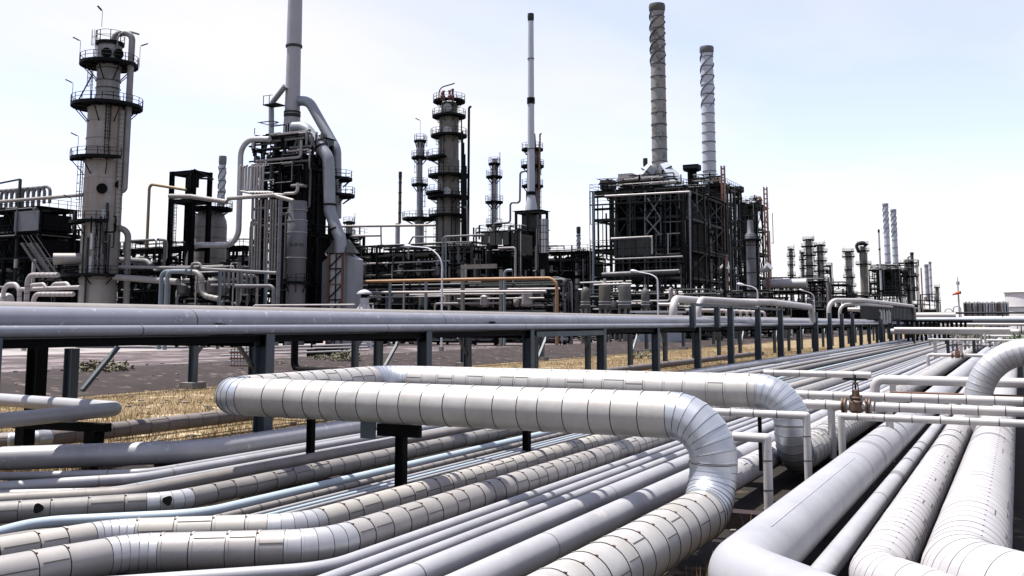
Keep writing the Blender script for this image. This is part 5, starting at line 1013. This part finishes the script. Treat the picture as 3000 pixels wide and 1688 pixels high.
for q_,(a,b,c,d_,w,m) in enumerate(((1772,575,2020,562,6,'palepipe'),(1800,760,2000,752,6,'greypipe'),(1765,805,1990,795,13,'greypipe'),(1850,862,2000,858,9,'palepipe'),(1700,829,1850,824,5,'palepipe'),(1790,699,1912,693,5,'palepipe'))):
    on_plane(ORD[q_]+' level pipe across the front of the twin stack heater',[(a,b),(c,d_)],D-4,w,m,group='level pipes across the twin stack heater')
on_plane('pale pipe bent round the grey casing panel on the heater',[(1790,700),(1910,693),(1911,745)],D-5,5,'palepipe',R=.5); on_plane('pale rectangular pipe loop beside the grey casing panel',[(2000,683),(1922,687),(1922,745),(1996,743)],D-5,4.5,'palepipe',R=.5); on_plane('pale drop pipe in the rectangular loop',[(1957,684),(1957,745)],D-5.2,4,'palepipe')
for q_,(x,w,m) in enumerate(((1739,6,'bluepipe'),(1803,4,'steel2'),(1890,5,'bluepipe'),(1936,5,'bluepipe'),(1964,4,'bluepipe'),(1847,4,'steel2'))):
    on_plane(ORD[q_]+' tall slate strut on the front of the twin stack heater',[(x,560),(x-1,900)],D-2,w,m,group='struts on the twin stack heater',seg=6)
part('cross_brace',MB().bar(at_y(1892,690,Y0-.7),at_y(1936,640,Y0-.7),.22).bar(at_y(1936,690,Y0-.8),at_y(1892,640,Y0-.8),.22).bar(at_y(1895,640,Y0-.7),at_y(1936,580,Y0-.7),.22).bar(at_y(1936,640,Y0-.8),at_y(1897,580,Y0-.8),.22),'vessel',t,False)
for x,w,m,lab in ((2003,12,'panelw','pale ribbed duct up the heater corner'),(2020,10,'duct','blue grey ribbed duct beside the pale one at the heater corner')): on_plane(lab,[(x,560),(x,940)],D-3,w,m,name='corner_duct',bands=1.8,seg=8)
for x0,x1,y0,y1,m,lab in ((1762,1793,528,556,'panel','small greenish box with railings on the heater roof edge'),(1816,1858,510,545,'cream','cream ribbed box on the heater roof'),):
    a=at_d(x0,HZ,D+4); b_=at_y(x1,HZ,a.y); solo('roof_box',MB().box((a.x,a.y,zpx(x0,y1,D+4)),(b_.x,a.y+3,zpx(x0,y0,D+4))).box((a.x-.2,a.y-.2,zpx(x0,(y0+y1)/2,D+4)),(b_.x+.2,a.y+3.2,zpx(x0,(y0+y1)/2,D+4)+.2)).box((a.x+.3,a.y+.3,zl[-1]),(b_.x-.3,a.y+2.7,zpx(x0,y1,D+4))),m,lab,'box',smooth=False)
S1=D+13
tt,cx,cy,rf,zt,zb=chimney('tall peeling grey stack with dark ring bands and twisting fins near its top',1941,S1,17,548,46,43,'stackold',15,strake=.32,bandm='bag')
for s,lab in ((-1,'white breeching duct slanting from the peeling stack toward the cream box'),(1,'white breeching duct slanting from the peeling stack toward the white stack')):
    zb_=zpx(1941,545,S1); P=[(cx+s*wid(58,S1),cy-2,zb_-1),(cx+s*wid(44,S1),cy-2,zb_+1.2),(cx+s*wid(16,S1),cy-1.5,zpx(1941,490,S1))]; mb=MB(); mb.tube(P,[1.9,1.6,1.1],4); o=solo('breeching_duct',mb,'stackw',lab,'duct')
    part('duct_rib',MB().tube([Vector(P[1])-Vector((0,0,.1)),Vector(P[1])+Vector((0,0,.1))],1.75,4).tube([Vector(P[1]).lerp(Vector(P[2]),.5),Vector(P[1]).lerp(Vector(P[2]),.55)],1.5,4),'steel',o,False)
chimney('white banded stack with twisting fins, shorter neighbour of the peeling stack',2089,S1*1.14,141,560,40,37,'stackw',15,strake=.42,bandm='greypipe')
chimney('small flue with a crown ring beside the peeling stack',1898,S1,468,560,12,12,'bag',2)
# second and third heater bays stepping back
t,X0,X1,Y0,Y1,zl=heater('second dark heater bay with bare braced sides behind the corner ducts',2028,2126,D*1.17,(862,800,720,640,548),13,3,65)
t3,A0,A1,B0,B1,zl3=heater('third dark heater bay, farthest right of the black heaters',2150,2226,D*1.42,(868,812,745,672,604),12,3,69)
for px_,D_,y0,y1,w,lab in ((2037,D*1.19,484,560,46,'boxy black cooler head on a neck above the second heater bay'),(2167,D*1.44,548,612,40,'boxy black cooler head on a neck above the third heater bay')):
    a=at_d(px_,HZ,D_); w_=wid(w,D_)/2; z1=zpx(px_,y0,D_); z0=zpx(px_,y0+15,D_); zb_=zpx(px_,y1+60,D_)
    tq=thing('cooler_head',lab,'cooler head',(a.x,a.y,0)); part('head_box',MB().box((a.x-w_,a.y-w_*.8,z0),(a.x+w_,a.y+w_*.8,z1)),'steel',tq,False); part('skirt',MB().lathe(a.x,a.y,[(w_*.6,zb_),(w_*.6,z0-.4),(w_*1.15,z0-.1)],16),'black',tq)
    for k in range(6): part('louver',MB().box((a.x-w_+.1+k*w_*.32,a.y-w_*.8-.08,z0+.3),(a.x-w_+.1+k*w_*.32+w_*.22,a.y-w_*.8-.01,z1-.4)),'steel2',tq,False)
    platform(tq,a.x,a.y,zpx(px_,y1-14,D_),w_*.7,w_*1.5,f=facing(a.x,a.y),depth=.8); part('leg',MB().bar((a.x-w_*.5,a.y,0),(a.x-w_*.5,a.y,zb_),.4).bar((a.x+w_*.5,a.y,0),(a.x+w_*.5,a.y,zb_),.4),'steel',tq,False)
for px_,D_,w,y0,lab in ((2078,D*1.14,24,690,'upright blue grey furnace drum in the second heater bay'),(2206,D*1.39,22,705,'upright blue grey furnace drum in the third heater bay')):
    a=at_d(px_,HZ,D_); r=wid(w,D_)/2*1.25; tq=thing('furnace_drum',lab,'vessel',(a.x,a.y,0)); Z=lambda y: zpx(px_,y,D_)
    part('shell',MB().lathe(a.x,a.y,[(r,0),(r,Z(y0)),(r*1.2,Z(y0)),(r*1.2,Z(y0-16)),(r*.7,Z(y0-24)),(r*.6,Z(y0-60))],20),'vessel',tq); rings(tq,a.x,a.y,[Z(y) for y in (880,840,800,760,720)],lambda z:r,'steel',.15,.08,seg=20); platform(tq,a.x,a.y,Z(y0-2),r*1.1,r*2.2,f=facing(a.x,a.y),depth=.8)
    o=solo('fan_trumpet',MB().tube([(a.x+r*2.2,a.y-1,Z(795)),(a.x+r*3.6,a.y-1.4,Z(788)),(a.x+r*4.2,a.y-1.6,Z(782))],[r*.5,r*.8,r*.95],16),'panelw',lab.replace('upright blue grey furnace drum','pale round fan mouth beside the drum'),'fan')
for k,(x,y0,y1,D_,w) in enumerate(((2020,590,925,D*1.12,10),(2160,600,925,D*1.37,9))): on_plane(('pale banded riser duct up the second heater bay','pale banded riser duct up the third heater bay')[k],[(x+3,y0),(x,y1)],D_,w,'duct',name='riser_duct',bands=2.0,seg=8)
for k,(x,y0,D_) in enumerate(((2129,486,D*1.12),(2254,548,D*1.40))):
    a=at_d(x,HZ,D_); zt=zpx(x,y0,D_); w=wid(9,D_)/2; t=thing('lattice_mast',('red oxide lattice ladder mast rising between the second and third heater bays','red oxide lattice ladder mast standing free past the third heater bay')[k],'mast',(a.x,a.y,0))
    for sx in (-w,w):
        for sy in (-w,w): part('mast_leg',MB().bar((a.x+sx,a.y+sy,0),(a.x+sx,a.y+sy,zt),.2),'mast',t,False)
    nn=int(zt/1.15); 
    for i in range(nn): z=zt*(i+.5)/nn; part('rung',MB().bar((a.x-w,a.y-w,z),(a.x+w,a.y-w,z),.22).bar((a.x+w,a.y-w,z),(a.x+w,a.y+w,z+.4),.14).bar((a.x-w,a.y+w,z),(a.x+w,a.y+w,z),.16),'mast',t,False)
for k,(x,y0,y1,D_) in enumerate(((2110,520,552,D*1.18),(2234,576,602,D*1.44))): a=at_d(x,HZ,D_); z=zpx(x,y1,D_); h=zpx(x,y0,D_)-z; solo('burner_stub',MB().lathe(a.x,a.y,[(.5,z-1.5),(.5,z),(.7,z),(.7,z+h*.5),(.9,z+h*.6),(.5,z+h)],10),'rust',('rusty vent stub on the second heater bay roof','rusty vent stub on the third heater bay roof')[k],'vent')
# drums at the heater foot, small shed
DG='grey drums in a row at the heater foot'
for k,(x,w,yt,lab) in enumerate(((1716,27,842,'smallest grey stained drum on legs, first of the row at the heater foot'),(1773,35,828,'grey drum with two pale bands, second of the row at the heater foot'),(1831,38,828,'broad grey banded drum, third of the row at the heater foot'),(1892,25,846,'slim grey drum beside the lamp, last of the row at the heater foot'))):
    a=at_d(x,HZ,150); r=wid(w,150)/2; Z=lambda y: zpx(x,y,150); t=thing('drum_vessel',lab,'vessel',(a.x,a.y,0),DG)
    part('shell',MB().lathe(a.x,a.y,[(r*.9,Z(906)),(r,Z(904)),(r,Z(yt+14)),(r*.85,Z(yt+6)),(r*.5,Z(yt)),(r*.15,Z(yt-2))],24),'bag',t); rings(t,a.x,a.y,[Z(886),Z(894)],lambda z:r,'panelw',.16,.07,seg=24)
    for q in range(4): an=q*math.pi/2+.5; part('leg',MB().bar((a.x+r*.8*math.cos(an),a.y+r*.8*math.sin(an),0),(a.x+r*.8*math.cos(an),a.y+r*.8*math.sin(an),Z(904)),.35),'concrete',t,False)
    part('nozzle',MB().tube([(a.x,a.y,Z(yt)),(a.x,a.y,Z(yt-12))],.22,8).tube([(a.x-r*.6,a.y-.2,Z(yt+8)),(a.x-r*.6,a.y-.4,Z(yt+40))],.14,6),'palepipe' if k%2 else 'steel',t)
on_plane('pale walkway pipe joining the tops of the heater foot drums',[(1740,835),(1850,832)],149,6,'palepipe')
a=at_d(1862,HZ,140); b_=at_y(1962,HZ,a.y); z=zpx(1900,917,140); t=thing('shed','low pale blue grey shed with a white roof edge before the heater','shed',((a.x+b_.x)/2,a.y+3,0)); part('wall',MB().box((a.x,a.y,0),(b_.x,a.y+6,z)),'shed',t,False); part('roof',MB().box((a.x-.6,a.y-.5,z+.01),(b_.x+.4,a.y+6.4,z+.3)),'panelw',t,False)
on_plane('white pipe level between the lamp and the rising rack loop',[(1930,892),(1990,892)],112,9,'whitepipe')
module('dark pipework and casings right of the third heater bay',2238,2420,250,(900,855,828),6,2,70,81,.4,(2,),(1,2)); a=at_d(2298,831,246); solo('drum',MB().tube([(a.x-5,a.y,a.z),(a.x+5.4,a.y,a.z)],1.15,16),'panelw','white horizontal drum on the far dark pipework','vessel')
for x,d in ((1720,0),(1960,1),(2100,2)): module(('low dark pipe bank at the foot of the broad heater','low dark pipe bank before the corner ducts','low dark pipe bank before the second heater bay')[d],x,x+(230,130,190)[d],(158,156,190)[d],(908,872),5,2,44,90+d,.12,(),(),False)

# ---------------------------------------------------------------- far units along the track
FT_='slim far columns past the third heater bay'
for k,(x,D_,w,yt,lab) in enumerate(((2324,390,11,728,'lone slim far column nearest the third heater bay'),(2357,400,9,738,'thin far column pressed against the thicker one'),(2377,400,20,700,'thickest far column, tallest of its pair'),(2410,400,19,716,'far column with a broad cluttered foot'))):
    far_tower(lab,x,D_,[(945,870,w*1.1,w*1.1),(870,yt,w,w*.9)],[(yt+3,w*.85,-180,180),(yt+22,w*1.1,-180,180),(yt+48,w*1.0,-180,180),(yt+78,w*1.1,-180,180),(yt+108,w*1.1,-180,180)],'towergrey',True,None,14)
module('cluttered platforms at the foot of the far column',2408,2440,400,(860,830,800,780),2,2,26,101,.6,(1,2,3),(1,2,3),False); module('long dark far unit between the thick far column and the banded one',2250,2470,380,(900,860,838),6,2,50,102,.2,(2,),(1,2)); module('low far pipe deck before the far heater',2440,2570,390,(900,868),5,2,40,103,.3,(1,),(1,))
far_tower('far column with offset platforms midway to the far heater',2493,420,[(945,850,24,24),(850,740,19,18)],[(737,17,-180,180),(752,18,-180,180),(790,13,-140,40),(812,17,-180,180),(838,19,-180,180),(862,22,-180,180)],'towergrey',seg=14)
t,cx,cy,F,Z=far_tower('dark far column with a crooked crown beside the far heater',2537,430,[(945,740,22,22),(740,722,15,15)],[(735,18,-180,180),(774,22,-180,180),(716,16,-180,180)],'towersoot',seg=14); part('crown_pipe',MB().tube(path([(cx-1.6,cy,Z(740)),(cx-3,cy,Z(716)),(cx+1,cy,Z(708)),(cx+1,cy,Z(722))],1.2,4),.7,8),'steel2',t)
def heater2(label,x0,x1,D,ys,depth,nx,seed): return heater(label,x0,x1,D,ys,depth,nx,seed)
heater2('far heater structure below the two far white stacks',2552,2640,450,(900,862,830,792),36,5,111); module('far dark tower block stepping behind the far heater',2640,2700,470,(890,850,810,770),3,2,40,112,.8,(1,2,3),(1,2,3))
chimney('taller of the two far white stacks',2609,455,598,795,17,15,'stackw',8,strake=.45,bandm='duct',ringh=.4); chimney('shorter of the two far white stacks',2632,465,615,795,16,15,'stackw',8,strake=.45,bandm='duct',ringh=.4)
chimney('thin far flue standing before the two far white stacks',2586,440,674,850,6,5,'panelw',3,bandm='steel',ringh=.6); chimney('stained far stack beside the far tower block',2681,480,741,880,10,9,'bag',4,bandm='steel2',ringh=.4)
far_tower('far column with a curled overhead pipe behind the stained far stack',2668,490,[(945,760,15,15)],[(770,12,-180,180),(790,12,-180,180)],'towergrey',seg=12)
on_plane('curled overhead pipe on the far column by the stained far stack',[(2672,790),(2673,752),(2660,752),(2659,800)],488,5,'towergrey',R=2,name='overhead_pipe')
chimney('farthest pale stack, broader of the last pair',2722,560,776,885,12,11,'stack',5,bandm='duct',ringh=.5); chimney('farthest white stack, slimmer of the last pair',2733,570,768,885,7,7,'stackw',5,bandm='duct',ringh=.5); module('farthest small unit at the foot of the last pair of stacks',2700,2752,540,(905,880,862),3,2,26,121,.5,(1,2),(1,)); far_tower('last dark column at the end of the plant',2750,520,[(945,840,9,8)],[(842,8,-180,180),(880,9,-180,180)],'towersoot',seg=10)
for k,(x,y0,D_) in enumerate(((2706,785,480),)): a=at_d(x,HZ,D_); solo('thin_mast',MB().tube([(a.x,a.y,0),(a.x,a.y,zpx(x,y0,D_))],.3,6),'mast','thin red mast beside the stained far stack','mast')
# wind sock, striped stack, storage tank
a=at_d(2812,HZ,300); zt=zpx(2810,812,300); t=thing('wind_sock_mast','slim mast with an orange red wind sock beyond the crossing pipes','wind sock',(a.x,a.y,0))
part('mast',MB().tube([(a.x,a.y,0),(a.x,a.y,zt*.7),(a.x,a.y,zt)],[.3,.22,.1],8).tube([(a.x,a.y,zt*.86),(a.x,a.y,zt*.92)],.5,8),'panelw',t); zz=zpx(2812,859,300); part('sock',MB().tube([(a.x+.6,a.y-.4,zz+.2),(a.x-.3,a.y-.2,zz),(a.x-1.0,a.y,zz-.25),(a.x-1.7,a.y,zz-.5)],[.45,.42,.3,.16],10),'sock',t); part('sock_hoop',MB().tube([(a.x+.6,a.y-.4,zz+.2),(a.x+.68,a.y-.42,zz+.22)],.48,10),'black',t)
a=at_d(2826,HZ,330); b_=at_y(2957,HZ,a.y); zt=zpx(2890,883,330); t=thing('striped_stack','tall stack of upright dark and pale tubes behind railings near the storage tank','tube stack',((a.x+b_.x)/2,a.y,0)); nn=44
for k in range(nn):
    x=a.x+(b_.x-a.x)*k/(nn-1); part('upright_tube',MB().tube([(x,a.y+RN.uniform(-.3,.3),0),(x,a.y+RN.uniform(-.3,.3),zt-RN.uniform(0,.5))],(b_.x-a.x)/nn*.42,6),RN.choice(('steel','steel2','greypipe','panelw','panelw','duct','rust','stackw')),t)
part('backing',MB().box((a.x,a.y+1,0),(b_.x,a.y+8,zt-.7)),'vessel',t,False)
for z in (.35,.62): part('rail_beam',MB().box((a.x-.3,a.y-.8,zt*z),(b_.x+.3,a.y-.6,zt*z+.22)),'steel2',t,False)
a=at_d(3035,HZ,420); r=wid(78,420); t=thing('storage_tank','broad white storage tank at the far edge beside the striped tube stack','tank',(a.x,a.y,0)); zt=zpx(3000,856,420)
part('shell',MB().lathe(a.x,a.y,[(r,0),(r,zt)],64),'tank',t); part('roof',MB().lathe(a.x,a.y,[(r*.995,zt+.02),(.1,zt+2.2)],48),'tank',t); 
for q in (zt,zt*.62,zt*.3): part('wind_girder',MB().sector(a.x,a.y,r,r+.5,q-.35,q-.05,seg=64),'cream',t,False)
for k,(x,y) in enumerate(((2770,905),(2795,898))): a=at_d(x,HZ,350); solo('vent_goose',MB().tube(path([(a.x,a.y,0),(a.x,a.y,zpx(x,y,350)),(a.x+2.4,a.y,zpx(x,y,350)),(a.x+2.4,a.y,0)],1,4),.16,6),'cream' if k==0 else 'duct',('thin tan hoop pipe left of the wind sock','thin grey hoop pipe close to the wind sock')[k],'pipe')
